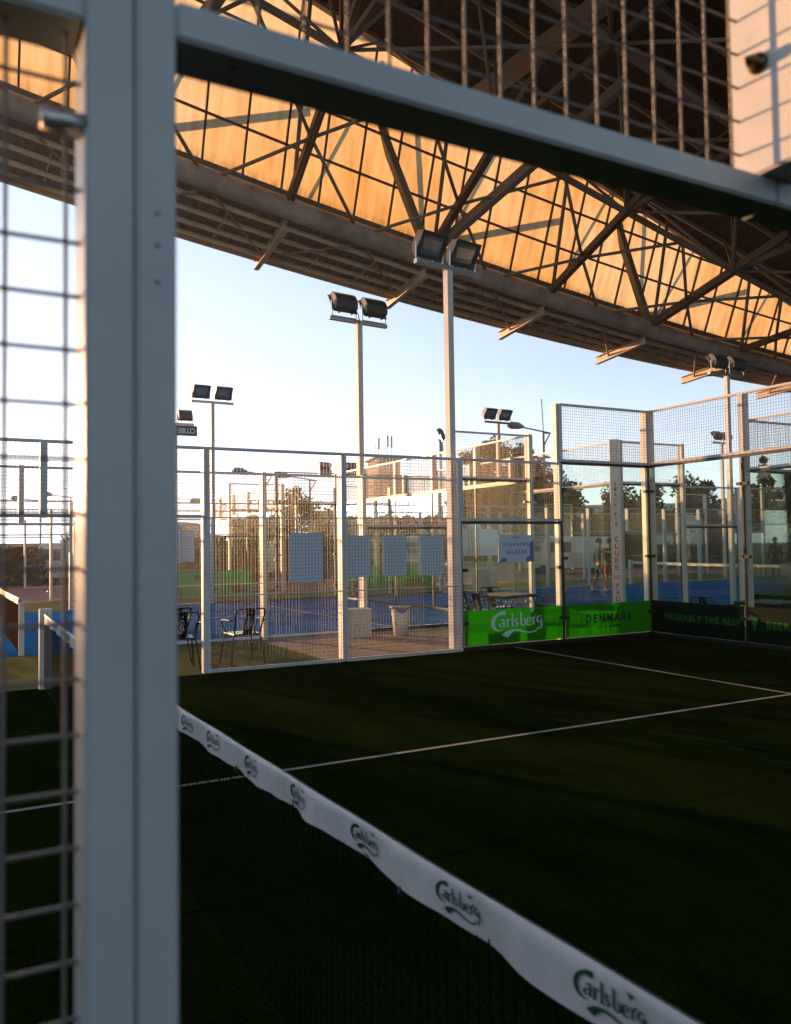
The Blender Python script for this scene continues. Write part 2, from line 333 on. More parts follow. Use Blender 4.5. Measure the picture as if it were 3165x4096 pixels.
def logo_hop():
    V = list(LOGO[0]); Fc = list(LOGO[1]); n = len(V)
    for i, f in enumerate(HOP[1]):
        if i in (0, 1, 2, 6): pass
        Fc.append(tuple(k+n for k in f))
    V += [(.81+x*.085, .47+y*.11, z) for x, y, z in HOP[0]]
    return V, Fc
LOGO = logo_hop()
def wires(mb, o, ux, w_, h, pitch=.05, r=.0018, off=0):
    """woven mesh in the plane (ux, z) from corner o"""
    o = Vector(o); ux = Vector(ux).normalized(); n_ = Vector((-ux.y, ux.x, 0)); t = r
    k = int(w_/pitch)
    for i in range(1, k+1):
        x = i*w_/(k+1); mb.obox(o+ux*(x-t)-n_*t, ux*2*t, n_*2*t, Vector((0, 0, h)))
    k = int(h/pitch)
    for i in range(1, k+1):
        z = i*h/(k+1); mb.obox(o+Vector((0, 0, z-t))+n_*(t*1.1), ux*w_, n_*2*t, Vector((0, 0, 2*t)))
    return mb

# ------------------------------------------------------------------ ground
def slab(name, a, b, m, kind='structure', top=0.0, th=.15):
    o = MB().box((a[0], a[1], top-th), (b[0], b[1], top)).build(name, m); tag(o, kind=kind); return o
tag(MB().quad((-900, -300, -.15), (1500, -300, -.15), (1500, 1500, -.15), (-900, 1500, -.15)).build('ground', 'ground'), kind='structure')
slab('court_turf', (-10, -.02, 0), (10, 10.0, 0), 'turf')
slab('path', (3.85, 10.0, 0), (12.2, 13.45, 0), 'paver', top=-.004)
slab('turf_strip', (-14, 10.0, 0), (3.85, 13.45, 0), 'turfout', top=-.004)
slab('court_apron', (-14, -9, 0), (14, -.02, 0), 'turf', top=-.004)
slab('blue_court', (-10, 13.45, 0), (10, 23.55, 0), 'blue')
slab('blue_court', (12.5, 13.45, 0), (32.6, 23.55, 0), 'blue')
slab('green_court', (12.6, 0, 0), (32.6, 10, 0), 'turfout')
slab('turf_strip', (-14, 23.6, 0), (40, 28.2, 0), 'turfout', top=-.02)
slab('clay_court', (-25, 28.2, 0), (80, 48, 0), 'red', top=-.02)
slab('corridor_path', (10.0, 0, 0), (12.5, 10.0, 0), 'paver', top=-.12, th=.02)
def stripes(name, rects, z=.004):
    mb = MB()
    for x0, y0, x1, y1 in rects: mb.quad((x0, y0, z), (x1, y0, z), (x1, y1, z), (x0, y1, z))
    return tag(mb.build(name, 'line'), kind='structure')
stripes('court_marking', [(6.925, .02, 6.975, 9.93), (-6.975, .02, -6.925, 9.93), (-6.925, 4.975, 6.925, 5.025)])
stripes('court_marking', [(6.925, 13.6, 6.975, 23.4), (-6.975, 13.6, -6.925, 23.4), (-6.925, 18.475, 6.925, 18.525)])
stripes('court_marking', [(15.625, 13.6, 15.675, 23.4), (15.675, 18.475, 29.5, 18.525)])
# seam between turf rolls
seam = MB()
for x0, x1, y0, y1 in ((-9.9, 9.9, 2.96, 2.968), (-9.9, 9.9, 6.96, 6.968)): seam.quad((x0, y0, .003), (x1, y0, .003), (x1, y1, .003), (x0, y1, .003))
M['seam'] = mat('seam', (.004, .006, .001), 1, spec=0)
tag(seam.build('turf_seam', 'seam'), kind='structure')

# ------------------------------------------------------------------ court fences
def clamps(parent, pts, n_):
    for p in pts:
        p = Vector(p); mb = MB(); n_ = Vector(n_); ux = Vector((n_.y, -n_.x, 0))
        mb.obox(p-ux*.04-n_*.03-Vector((0, 0, .025)), ux*.08, n_*.06, (0, 0, .05)); c = mb.build('clamp', 'dark', parent)
        MB().tube([p-n_*.040, p-n_*.031], .014, 8).build('bolt', 'steel', c)
def wall(name, o, ux, inward, bays, label, group, thick_post=True, ads=None, lo=None, wiremat='wire', r=.0017, detail=True):
    """bays: list of (x0, x1, kind, height) along ux from o; kinds: mesh, glass2, glass3, glass, door, none"""
    o = Vector(o); ux = Vector(ux); n_ = Vector(inward)      # n_ points into the court
    T = empty(name, o); tag(T, label, 'fence', group)
    def L(x, d, z): return ux*x+n_*d+Vector((0, 0, z))       # local to the fence's base
    def fr(mb, x0, x1, z0, z1, f=.04, d0=-.02, dd=.04):
        for a, b, c, d in ((x0, x0+f, z0, z1), (x1-f, x1, z0, z1), (x0+f, x1-f, z0, z0+f), (x0+f, x1-f, z1-f, z1)):
            mb.obox(L(a, d0, c), ux*(b-a), n_*dd, (0, 0, d-c))
    frame = MB(); wm = MB(); posts = set(); dk = MB(); g_panes = []
    for i, (x0, x1, kd, h) in enumerate(bays):
        a, b = x0+.003, x1-.003
        if kd == 'mesh':
            fr(frame, a, b, .01, h); wires(wm, L(a+.02, .026, .02), ux, b-a-.04, h-.04, r=r)
            for z in (1.0, 2.05): frame.obox(L(a+.04, -.03, z), ux*(b-a-.08), n_*.012, (0, 0, .018))
        elif kd == 'door':
            fr(frame, a, b, 2.05, h); wires(wm, L(a+.02, .026, 2.07), ux, b-a-.04, h-2.09, r=r)
        elif kd.startswith('glass'):
            gz = {'glass2': 2.0, 'glass3': 3.0}.get(kd, 3.0)
            fr(frame, a, b, gz+.02, h); wires(wm, L(a+.02, .026, gz+.04), ux, b-a-.04, h-gz-.06, r=r)
            dk = MB(); dk.obox(L(a, -.012, gz-.03), ux*(b-a), n_*.03, (0, 0, .045)); dk.obox(L(a, -.012, .0), ux*(b-a), n_*.03, (0, 0, .06))
            for e in (a-.001, b-.010): dk.obox(L(e, -.013, -.001), ux*.012, n_*.032, (0, 0, gz+.018))
            dk.build('glass_seal', 'dark', T)
            g_panes.append((a, b, gz))
        if kd != 'none': posts.add((x0, h)); posts.add((x1, h))
    if wm.v: wm.build('wire_mesh', wiremat, T)
    if frame.v: frame.build('frame', 'white', T)
    for a, b, gz in g_panes:
        g = MB().obox(L(a+.012, -.006, .061), ux*(b-a-.024), n_*.010, (0, 0, gz-.093)).build('glass_pane', 'glass', T)
        if detail:
            for e, sgn in ((a+.06, 1), (b-.06, -1)): clamps(g, [L(e, .0, z) for z in ((.42, 1.25) if gz < 2.5 else (.42, 1.4, 2.55))], n_)
    if thick_post:
        pm = {}
        for x, h in posts: pm[x] = max(pm.get(x, 0), h)
        for x, h in sorted(pm.items()):
            b0 = 2.05 if any(k == 'door' and abs(a-x) < .01 for a, _, k, _ in bays) and any(k == 'door' and abs(b-x) < .01 for _, b, k, _ in bays) else 0
            MB().obox(L(x-.04, -.13, b0), ux*.08, n_*.095, (0, 0, h-b0)).build('post', 'postwhite', T)
    if detail:
        b0 = None
        for x in sorted(set([x for x, _ in posts])):
            for z in (.35, 1.15, 1.95, 2.75):
                if b0 is None: b0 = MB().tube([n_*-.10, n_*-.02], .009, 6).build('bolt', 'steel', T); q = b0
                else: q = b0.copy(); COL.objects.link(q); q.parent = T
                q.location = L(x+.055, 0, z)
    return T
def side_bays(x0=-10, doors=True):
    B = [(-10, -8, 'glass3', 4), (-8, -6, 'glass2', 3), (-6, -4, 'mesh', 3), (-4, -2, 'mesh', 3), (-2, 0, 'door' if doors else 'mesh', 3), (0, 2, 'door' if doors else 'mesh', 3),
         (2, 4, 'mesh', 3), (4, 6, 'mesh', 3), (6, 8, 'glass2', 3), (8, 10, 'glass3', 4)]
    return [b for b in B if b[0] >= x0]
GB = 'fences round the padel courts'
END = [(0, 2, 'glass3', 4), (2, 4, 'glass3', 4), (4, 6, 'glass3', 4), (6, 8, 'glass3', 4), (8, 10, 'glass3', 4)]
fA = wall('court_fence', (0, 10, 0), (1, 0, 0), (0, -1, 0), side_bays(), 'white mesh and glass fence with lit bright green adverts, nearest across the dark green court', GB)
fAr = wall('court_fence', (10, 10, 0), (0, -1, 0), (-1, 0, 0), END, 'tall glass end fence over the shaded dark green advert reading PROBABLY THE BEST BEER', GB)
fB = wall('court_fence', (0, 13.5, 0), (1, 0, 0), (0, 1, 0), side_bays(), 'white fence on the near edge of the first blue court, behind the white litter bin', GB)
wall('court_fence', (0, 23.5, 0), (1, 0, 0), (0, -1, 0), side_bays(-6), 'white fence on the far edge of the first blue court, before the green bank banner', GB)
wall('court_fence', (10, 23.5, 0), (0, -1, 0), (-1, 0, 0), END, 'tall glass end fence of the first blue court, running back towards the apartment tower', GB, detail=False)
wall('court_fence', (22.6, 13.5, 0), (1, 0, 0), (0, 1, 0), side_bays(), 'fence on the near edge of the second blue court, behind the post with red letters', GB, detail=False)
wall('court_fence', (22.6, 23.5, 0), (1, 0, 0), (0, -1, 0), side_bays(), 'fence behind the two players on the second blue court', GB, detail=False)
wall('court_fence', (12.6, 23.5, 0), (0, -1, 0), (1, 0, 0), END, 'tall glass end fence of the second blue court, left of the two players', GB, detail=False)
wall('court_fence', (12.6, 10, 0), (0, -1, 0), (1, 0, 0), END, 'tall glass end fence behind the black table and chairs at the right edge', GB, detail=False)
wall('court_fence', (22.6, 10, 0), (1, 0, 0), (0, -1, 0), side_bays(), 'fence with a green board running away behind the right-hand glass wall', GB, detail=False)
wall('court_fence', (0, 28.5, 0), (1, 0, 0), (0, 1, 0), side_bays(-2), 'distant fence before the red clay at the left, past the first blue court', GB, detail=False)
wall('court_fence', (0, 38.5, 0), (1, 0, 0), (0, -1, 0), side_bays(-2), 'farthest mesh fence at the left, in front of the dark hedge', GB, detail=False)
wall('court_fence', (10, 38.5, 0), (0, -1, 0), (-1, 0, 0), END, 'glass end fence of the far clay court, left of the apartment tower', GB, detail=False)
wall('court_fence', (22.6, 28.5, 0), (1, 0, 0), (0, 1, 0), side_bays(), 'distant fence along the clay beyond the second blue court', GB, detail=False)
wall('court_fence', (22.6, 38.5, 0), (1, 0, 0), (0, -1, 0), side_bays(doors=False), 'farthest fence beyond the players, in front of the parked van', GB, detail=False)

# adverts on the near court's far fence: translucent film on the inside of the glass
def film(T, x0, x1, m='greenglow', z0=.075, z1=.615):
    return MB().box((x0, -.018, z0), (x1, -.012, z1)).build('advert_film', m, T)
OA = 10.0
a1 = film(fA, 6.03, 7.965); a1['label'] = 'bright green advert with white script logo'
MB().add(LOGO, lambda x, y: (6.03+.48+x*1.02, -.0195, .30+y*.56), (0, -1, 0)).build('logo', 'textwhite', a1)
a2 = film(fA, 8.035, 9.97); a2['label'] = 'bright green advert reading COPENHAGEN DENMARK 1847 ONWARDS'
for tx, x0, x1, y0, y1, bd in (('COPENHAGEN', 8.72, 9.20, .475, .530, .03), ('DENMARK', 8.47, 9.53, .29, .435, .028), ('1847 ONWARDS', 8.72, 9.24, .190, .240, .03)):
    MB().add(fit(text_vf(tx, 1, bd, 1.45), x0, x1, y0, y1), lambda x, y: (x, -.0195, y)).build('lettering', 'textdark', a2)
# boards coloured dark for shade on the end wall (fence axis runs along -Y; local x = world x - 10)
for k, (y0, y1) in enumerate(((9.965, 8.035), (7.965, 6.035), (5.965, 4.035))):
    b = MB().box((-.020, y1-10, .07), (-.012, y0-10, .62)).build('advert_board', 'greenshade', fAr)
    def em(txt, a, c, z0=.30, z1=.41, sp=1.15):
        MB().add(fit(text_vf(txt, 1, .018, sp), a, c, z0, z1), lambda x, y: (-.0215, x*-1, y)).build('lettering', 'greentext', b)
    if k == 0: em('PROBABLY THE BEST', .33, 1.90)
    if k == 1:
        MB().add(HOP, lambda x, y: (-.0215, -(2.155+x*.12), .355+y*.20), (-1, 0, 0)).build('hop_emblem', 'greentext', b); em('BEER', 2.37, 2.76, .30, .41)
    if k == 2: em('IN THE WORLD', 4.3, 5.6)
for xx0 in (18.63-22.6+2,):
    pass
# green board on the right neighbouring court, sunlit from behind
for T_ in [o for o in COL.objects if o.get('label', '').startswith('fence with a green board')]:
    MB().box((-9.96, .012, .075), (-8.03, .018, .62)).build('advert_film', 'greenglow', T_)
    MB().box((-7.96, .012, .075), (-6.03, .018, .62)).build('advert_film', 'greenglow', T_)
for T_ in [o for o in COL.objects if o.get('label', '').startswith('tall glass end fence behind the black table')]:
    MB().box((-.018, -9.9, .075), (-.012, -.1, .62)).build('advert_board', 'greenshade', T_)

# red-lettered corner post of the second blue court
T = empty('lettered_post', (12.38, 13.36, 0)); tag(T, 'white corner post with CLUBE DE PADEL in red letters', 'post')
T.rotation_euler = (0, 0, R(-38))
MB().box((-.11, -.05, 0), (.11, .05, 4.0)).build('column', 'postwhite', T)
lt = MB()
def vert_text(txt, ztop, zbot, wd, hk=.72):
    n = len(txt); st = (ztop-zbot)/n
    for i, c in enumerate(txt):
        if c == ' ': continue
        z1 = ztop-i*st; vf = text_vf(c, 1, .02); thin = c in 'iI-'
        ww = wd*(.35 if thin else 1)
        lt.add(fit(vf, -ww/2, ww/2, z1-st*hk*(.25 if c == '-' else 1)-(.05 if c == '-' else 0), z1-(.05 if c == '-' else 0)), lambda x, y: (x, -.0515, y))
vert_text('CLUBE', 1.78, .98, .085); lt.add(fit(text_vf('DE', 1, .01), -.07, .07, .83, .90), lambda x, y: (x, -.0515, y)); vert_text('PADEL', .72, -.02, .085)
vert_text('Slack-Fix', 3.02, 1.98, .06)
lt.build('lettering', 'letred', T)

# ------------------------------------------------------------------ near fence (the camera looks through its gateway)
T = empty('gateway_fence', (0, -.04, 0)); tag(T, 'large pale steel gateway and coarse mesh close to the camera, framing the view', 'fence')
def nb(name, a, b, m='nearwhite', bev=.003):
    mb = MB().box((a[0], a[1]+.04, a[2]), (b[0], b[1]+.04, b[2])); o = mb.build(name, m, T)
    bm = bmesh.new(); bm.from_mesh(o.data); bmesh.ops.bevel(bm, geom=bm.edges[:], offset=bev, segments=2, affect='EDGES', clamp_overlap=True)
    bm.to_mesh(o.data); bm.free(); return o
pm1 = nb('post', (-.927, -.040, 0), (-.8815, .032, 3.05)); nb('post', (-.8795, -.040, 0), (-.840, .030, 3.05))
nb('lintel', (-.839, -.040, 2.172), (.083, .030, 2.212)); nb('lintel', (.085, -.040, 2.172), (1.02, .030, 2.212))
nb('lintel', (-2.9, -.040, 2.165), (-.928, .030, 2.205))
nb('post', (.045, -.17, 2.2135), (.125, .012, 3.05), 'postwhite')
wn = MB()
for i in range(16): x = .021-.0545*i; wn.tube([(x, .030, 2.21), (x+.0006*math.sin(i*3), .030, 2.6), (x, .030, 3.05)], .0023, 6)
for i in range(16): z = 2.255+.0535*i; wn.tube([(-.839, .0345, z), (.046, .0345, z)], .0021, 6)
wn.build('wire_mesh', 'wirenear', T)
wn = MB(); 
for i in range(40): x = -.941-.0535*i; wn.tube([(x, .03, .02), (x, .03, 2.165)], .0023, 6)
for i in range(40): z = 2.118-.0535*i; wn.tube([(-3.0, .036, z), (-.927, .036, z)], .0023, 6)
wn.build('wire_mesh', 'wirenear', T)
for z, x, yy in ((2.105, -.945, .0),):       # clamp on the left mesh
    c = MB().tube([(-.965, .012, 2.066), (-.925, .012, 2.066)], .011, 10); c.build('clamp', 'steel', T, True)
bt = MB().tube([(.045, -.004, 2.381), (.038, -.004, 2.381), (.037, -.004, 2.381), (.026, -.004, 2.381), (.020, -.004, 2.381), (.014, -.004, 2.381)], .01, 12, rs=[.016, .0155, .010, .010, .006, .003])
M['brass'] = mat('dark_brass', (.10, .06, .025), .3, .8)
bt.build('bolt', 'brass', T, True)
hl = MB()
for z in (1.987, 1.955, 1.918): hl.tube([(-.8595, -.0003, z), (-.8595, -.0012, z)], .0022, 10)
hl.build('screw_hole', 'dark', T)

# ------------------------------------------------------------------ nets
def tape_pt(s, v):     # s: metres from near fence (0..10), v: 0 top .. 1 bottom of white band
    sag = .905-.05*max(0, math.sin(PI*max(0, min(1, s/10))))**.8; rip = .006*noise.noise(Vector((s*1.7, 3, 0)))
    hang = .092+.005*math.sin(s*2.6+1)+.006*noise.noise(Vector((s*3.1, 9, 1)))
    fold = (.010*math.sin(s*11)+.012*noise.noise(Vector((s*7, 4, 2))))*v
    if v < .14: a = v/.14*PI/2; return Vector((-.006*math.sin(a)-.004, s, sag+rip-.008*(1-math.cos(a))))
    return Vector((-.012+fold, s, sag+rip-.008-(hang)*(v-.14)/.86))
def make_net(x, y0, label, brown=False, logos=True):
    T = empty('court_net', (x, y0, 0)); tag(T, label, 'net')
    f = lambda u, v: tape_pt(u*9.9+.05, v); tp = MB().grid(f, 420, 8)
    tp.grid(lambda u, v: (tape_pt(u*9.9+.05, v)+Vector((.022 if v > .02 else .006, 0, 0))), 420, 8); tp.build('tape', 'tape', T, True)
    nm = MB(); c = .0016; z1 = .80
    for i in range(221):
        s = .08+i*.0445; wv = .012*math.sin(s*5+1)*1
        nm.quadbox([(-c, s-c, .02), (c, s-c, .02), (c, s+c, .02), (-c, s+c, .02), (-c, s-c, z1), (c, s-c, z1), (c, s+c, z1), (-c, s+c, z1)])
    for j in range(19):
        z = .03+j*.0445
        for i in range(60):
            s0, s1 = .06+i*.165, .06+(i+1)*.165; d = .008*math.sin(s0*2+j); d1 = .008*math.sin(s1*2+j)
            nm.bar((0, s0, z+d), (0, s1, z+d1), .003)
    nm.build('netting', 'netsunlit' if brown else 'net', T)
    MB().box((-.05, 9.90, 0), (.09, 10.0, .95)).build('post', 'postwhite', T); MB().box((-.02, -.0, 0), (.06, .05, .84)).build('post', 'postwhite', T)
    if logos:
        for s0 in (.62, 1.36, 2.02, 2.70, 3.42, 4.2, 5.0, 5.8, 6.6, 7.4):
            pass
    return T
nA = make_net(0, 0, 'long black net with white printed tape crossing the dark green court')
for s0, L_ in ((.186, .178), (.68, .18), (1.157, .18), (1.66, .16), (2.128, .165), (2.623, .20), (3.067, .195), (3.55, .18), (4.03, .18), (4.5, .18), (5.0, .18), (5.5, .18), (6.0, .18), (6.5, .18), (7.0, .18), (7.5, .18), (8.0, .18), (8.5, .18), (9.0, .18), (9.5, .18)):
    # the print reads along decreasing y as seen from the -x side
    mb = MB().add(LOGO, lambda x, y: tape_pt(s0+L_-x*L_, .54-(y-.12)*.86)+Vector((-.0025, 0, 0)), (-1, 0, 0))
    mb.build('logo', 'printgreen', nA)
for s0 in (1.02, 2.37, 3.85):
    MB().tube([(-.020, s0, .79), (-.026, s0, .775), (-.018, s0, .76), (-.008, s0+.005, .75)], .004, 6).build('cable_tie', 'dark', nA)
make_net(0, 13.5, 'sunlit brown net beyond the left mesh on the first blue court', True, False)
n3 = make_net(22.6, 13.5, 'far net with white tape behind the two players', False, False)

# ------------------------------------------------------------------ banners and signs
def banner(x0, x1, z0, z1, label):
    T = empty('blank_banner', ((x0+x1)/2, 9.93, z0)); tag(T, label, 'banner', 'blank pale banners tied to the mesh fence'); w_ = (x1-x0)/2; h = z1-z0
    MB().grid(lambda u, v: (-w_+u*2*w_, .085+.004*math.sin(u*5+x0*9), v*h+.006*math.sin(u*9)*(1 if v in (0, 1) else 0)), 12, 8).build('sheet', 'banner', T)
    for sx in (-1, 1):
        for z, s in ((h-.02, 1), (.02, -1)):
            MB().tube([(sx*(w_-.02), .08, z), (sx*(w_+.0), .07, z+s*.02), (sx*(w_+.045), .062, z+s*.045)], .005, 6).build('tie', 'dark', T)
banner(3.17, 3.68, 1.15, 1.85, 'largest blank pale blue banner, left of the fence post')
banner(4.03, 4.44, 1.20, 1.81, 'blank pale banner just right of the fence post, above the white cabinet')
banner(4.63, 5.04, 1.20, 1.805, 'blank pale banner above the litter bin, middle of the right three')
banner(5.24, 5.68, 1.19, 1.80, 'blank pale banner nearest the green script advert')
for i, (px, lab) in enumerate(((.62, 'pale banner on the blue court fence, nearest the thick near post'), (1.28, 'pale banner on the blue court fence, left of the mounted white box'))):
    T = empty('small_banner', (px, 23.3, 1.2)); tag(T, lab, 'banner', 'pale banners on the far blue court fence')
    T.location = (3.3+px*1.35, 23.38, 1.25); MB().box((-.36, 0, 0), (.36, .01, .92)).build('sheet', 'signpale', T)
T = empty('court_sign', (7.035, 9.97, 1.36)); tag(T, 'grey blue sign reading CAMPO ALEJANDRA SALAZAR on the glass', 'sign')
MB().box((-.35, 0, 0), (.35, .008, .43)).build('panel', 'signgrey', T)
MB().quad((.27, -.001, 0), (.35, -.001, .0), (.35, -.001, .36), (.27, -.001, .30)).quad((-.35, -.001, 0), (-.19, -.001, 0), (-.19, -.001, .07), (-.27, -.001, .07)).quad((.19, -.001, 0), (.269, -.001, 0), (.269, -.001, .09), (.19, -.001, .07)).build('corner_pattern', 'signblue', T)
lt = MB()
for tx, x0, x1, y0, y1 in (('CAMPO', -.075, .075, .375, .41), ('ALEJANDRA', -.26, .26, .24, .31), ('SALAZAR', -.20, .205, .125, .195)):
    lt.add(fit(text_vf(tx, 1, 0, 1.15), x0, x1, y0, y1), lambda x, y: (x, -.0022, y))
lt.build('lettering', 'textdark', T)
T = empty('court_sign', (7.15, 13.52, 1.32)); tag(T, 'pale sign with purple corner partly hidden behind the blank banners', 'sign')
MB().box((-.42, 0, 0), (.36, .01, .52)).build('panel', 'signpale', T)
MB().quad((.16, -.001, .0), (.36, -.001, 0), (.36, -.001, .44), (.23, -.001, .38)).build('corner_pattern', 'signblue', T)
lt = MB(); lt.add(fit(text_vf('FERNANDO', 1, 0, 1.1), -.40, .14, .30, .38), lambda x, y: (x, -.002, y)); lt.add(fit(text_vf('BELASTEGUIN', 1, 0, 1.05), -.41, .21, .17, .25), lambda x, y: (x, -.002, y))
lt.build('lettering', 'textdark', T)
# bank banner: low green fence banner beyond the blue court and its words on the glass
T = empty('bank_banner', (6.4, 26.5, 0)); tag(T, 'long green bank banner reading Crédito beyond the blue court', 'banner')
MB().box((-1.9, 0, .0), (1.75, .02, .9)).build('sheet', 'greenad', T)
lt = MB(); lt.add(fit(text_vf('Crédito', 1, .03), -1.5, -.6, .10, .50), lambda x, y: (x, -.003, y)); lt.add(fit(text_vf('melhor', 1, .03), -.2, .5, .6, .8), lambda x, y: (x, -.003, y)); lt.add(fit(text_vf('mais', 1, .03), 1.0, 1.6, .15, .45), lambda x, y: (x, -.003, y))
lt.build('lettering', 'textdark', T)
T = empty('glass_words', (7.1, 23.42, 1.7)); tag(T, 'green words CRÉDITO HABITAÇÃO printed on the far glass of the blue court', 'sign')
lt = MB()
for tx, x1, y0, m_ in (('CRÉDITO', 1.3, 1.25, 0), ('HABITAÇÃO', 1.55, .95, 0), ('e nós temos', 1.6, .40, 1), ('que é melhor', 1.8, .14, 1), ('para si', .95, -.12, 1)):
    lt.add(fit(text_vf(tx, 1, .01), 0, x1, y0, y0+.2), lambda x, y: (x, 0, y))
lt.build('lettering', 'printgreen', T)

# ------------------------------------------------------------------ floodlights
def lamp_head(T, x, z, tilt):
    ax = Matrix.Rotation(tilt, 3, 'X')
    def tr(p): q = ax @ Vector(p); return Vector((x+q.x, q.y, z+q.z))
    b = MB(); w2, hh, dp = .24, .19, .17           # faces -Y before tilt
    pr = [(-.0, -hh), (dp*.55, -hh*.95), (dp, -hh*.35), (dp, hh*.35), (dp*.7, hh*.9), (0, hh)]
    n = len(b.v)
    for sx in (-w2, w2): b.v += [tuple(tr((sx, y, zz))) for y, zz in pr]
    k = len(pr)
    for i in range(k): j = (i+1) % k; b.f.append((n+i, n+j, n+k+j, n+k+i))
    b.f.append(tuple(range(n, n+k))); b.f.append(tuple(reversed(range(n+k, n+2*k))))
    h = b.build('lamp_head', 'lamp', T)
    f = MB()
    for a, c, d, e in ((-w2-.02, -w2+.035, -hh-.02, hh+.02), (w2-.035, w2+.02, -hh-.02, hh+.02), (-w2+.035, w2-.035, -hh-.02, -hh+.05), (-w2+.035, w2-.035, hh-.03, hh+.02)):
        f.quadbox([tr(p) for p in ((a, -.03, d), (c, -.03, d), (c, -.002, d), (a, -.002, d), (a, -.03, e), (c, -.03, e), (c, -.002, e), (a, -.002, e))])
    for xx in (-.14, .14): f.quadbox([tr(p) for p in ((xx-.02, -.04, -hh-.045), (xx+.02, -.04, -hh-.045), (xx+.02, .02, -hh-.045), (xx-.02, .02, -hh-.045), (xx-.02, -.04, -hh-.015), (xx+.02, -.04, -hh-.015), (xx+.02, .02, -hh-.015), (xx-.02, .02, -hh-.015))])
    f.build('bezel', 'lamp', h)
    MB().quad(*[tr(p) for p in ((-w2+.03, -.006, -hh+.04), (w2-.03, -.006, -hh+.04), (w2-.03, -.006, hh-.03), (-w2+.03, -.006, hh-.03))]).build('lens', 'lampglass', h)
    MB().quad(*[tr(p) for p in ((-w2+.09, -.010, -hh+.12), (w2-.09, -.010, -hh+.12), (w2-.05, -.010, hh-.10), (-w2+.05, -.010, hh-.10))]).build('reflector', 'lampref', h)
    y = MB(); y.tube([tr((-w2-.03, .05, 0)), (x-w2-.03, .05, z-.2), (x-w2-.03, .05, z-.27)], .012, 6); y.tube([tr((w2+.03, .05, 0)), (x+w2+.03, .05, z-.2), (x+w2+.03, .05, z-.27)], .012, 6)
    y.bar((x-w2-.03, .05, z-.27), (x+w2+.03, .05, z-.27), .03, .012); y.build('yoke', 'steel', h)
def make_flood(h=6.0):
    T = empty('floodlight_pole', (0, 0, 0))
    MB().box((-.055, -.055, -.15), (.055, .055, h)).build('pole', 'postwhite', T)
    MB().box((-.66, -.05, h+.001), (.66, .03, h+.07)).build('crossbar', 'steel', T)
    for x in (-.33, .36): lamp_head(T, x, h+.34, R(33))
    MB().tube([(.2, .12, h+.3), (.1, .16, h+.12), (.03, .09, h-.03)], .01, 6).build('cable', 'rubber', T)
    return T
FL = [((5.95, 10.17), 0, 'tallest white floodlight pole rising before the translucent roof wall', 8),
      ((6.05, 13.62), 180, 'floodlight pole behind the white cabinet, its lamps turned away', 6),
      ((6.0, 23.62), 0, 'floodlight pole on the far side of the first blue court, lamps facing the camera', 2),
      ((6.05, 28.4), 180, 'farthest left floodlight pole, its sign beam showing mirrored letters', -3),
      ((16.5, 23.62), 0, 'floodlight pole beside the slim street lamp, left of the tall glass corner', 4),
      ((17.1, 14.1), 180, 'floodlight pole at the right under the roof edge', 0),
      ((29.6, 24.8), 180, 'small far floodlight pole behind the right mesh', 5),
      ((17.5, 29.2), 235, 'far floodlight pole with mirrored sign beam behind the court corner', 0)]
fl0 = make_flood()
for i, ((x, y), rz, lab, dz) in enumerate(FL):
    o = fl0 if i == 0 else copy_tree(fl0)
    o.location = (x, y, 0); o.rotation_euler = (0, 0, R(rz+dz)); tag(o, lab, 'floodlight', 'floodlight poles of the padel club')
    if i in (3, 7):
        b = MB().box((-.75, .056, 5.62), (.95, .075, 5.98)).build('sign_beam', 'lamp', o)
        b2 = MB().box((-.75, .0755, 5.62), (.95, .0775, 5.98)).build('sign_rear', 'lamp', b)
        # seen from behind, the letters read mirrored; white stands in for sky through cut-outs
        MB().add(fit(text_vf('CLUBE DE PADEL', 1, .03), -.68, .88, 5.70, 5.90), lambda x, y: (x, .0785, y)).build('lettering', 'textwhite', b)
T = empty('spot_pole', (18.9, 43, 0)); tag(T, 'dark pole with two square four-lens spotlights behind the middle fence post', 'floodlight')
MB().box((-.08, -.08, -.15), (.08, .08, 6.6)).build('pole', 'lamp', T)
for x in (-.75, .75):
    h = MB().obox((x-.42, -.25, 5.7), (.84, .3*(1 if x < 0 else -1), 0), (0, .25, 0), (0, .1, .8)).build('lamp_head', 'lamp', T)
    for a in (-.2, .2):
        for b in (.2, .58): MB().tube([(x+a, -.31, 5.72+b), (x+a, -.2, 5.72+b)], .12, 10).build('lens', 'lampref', h)

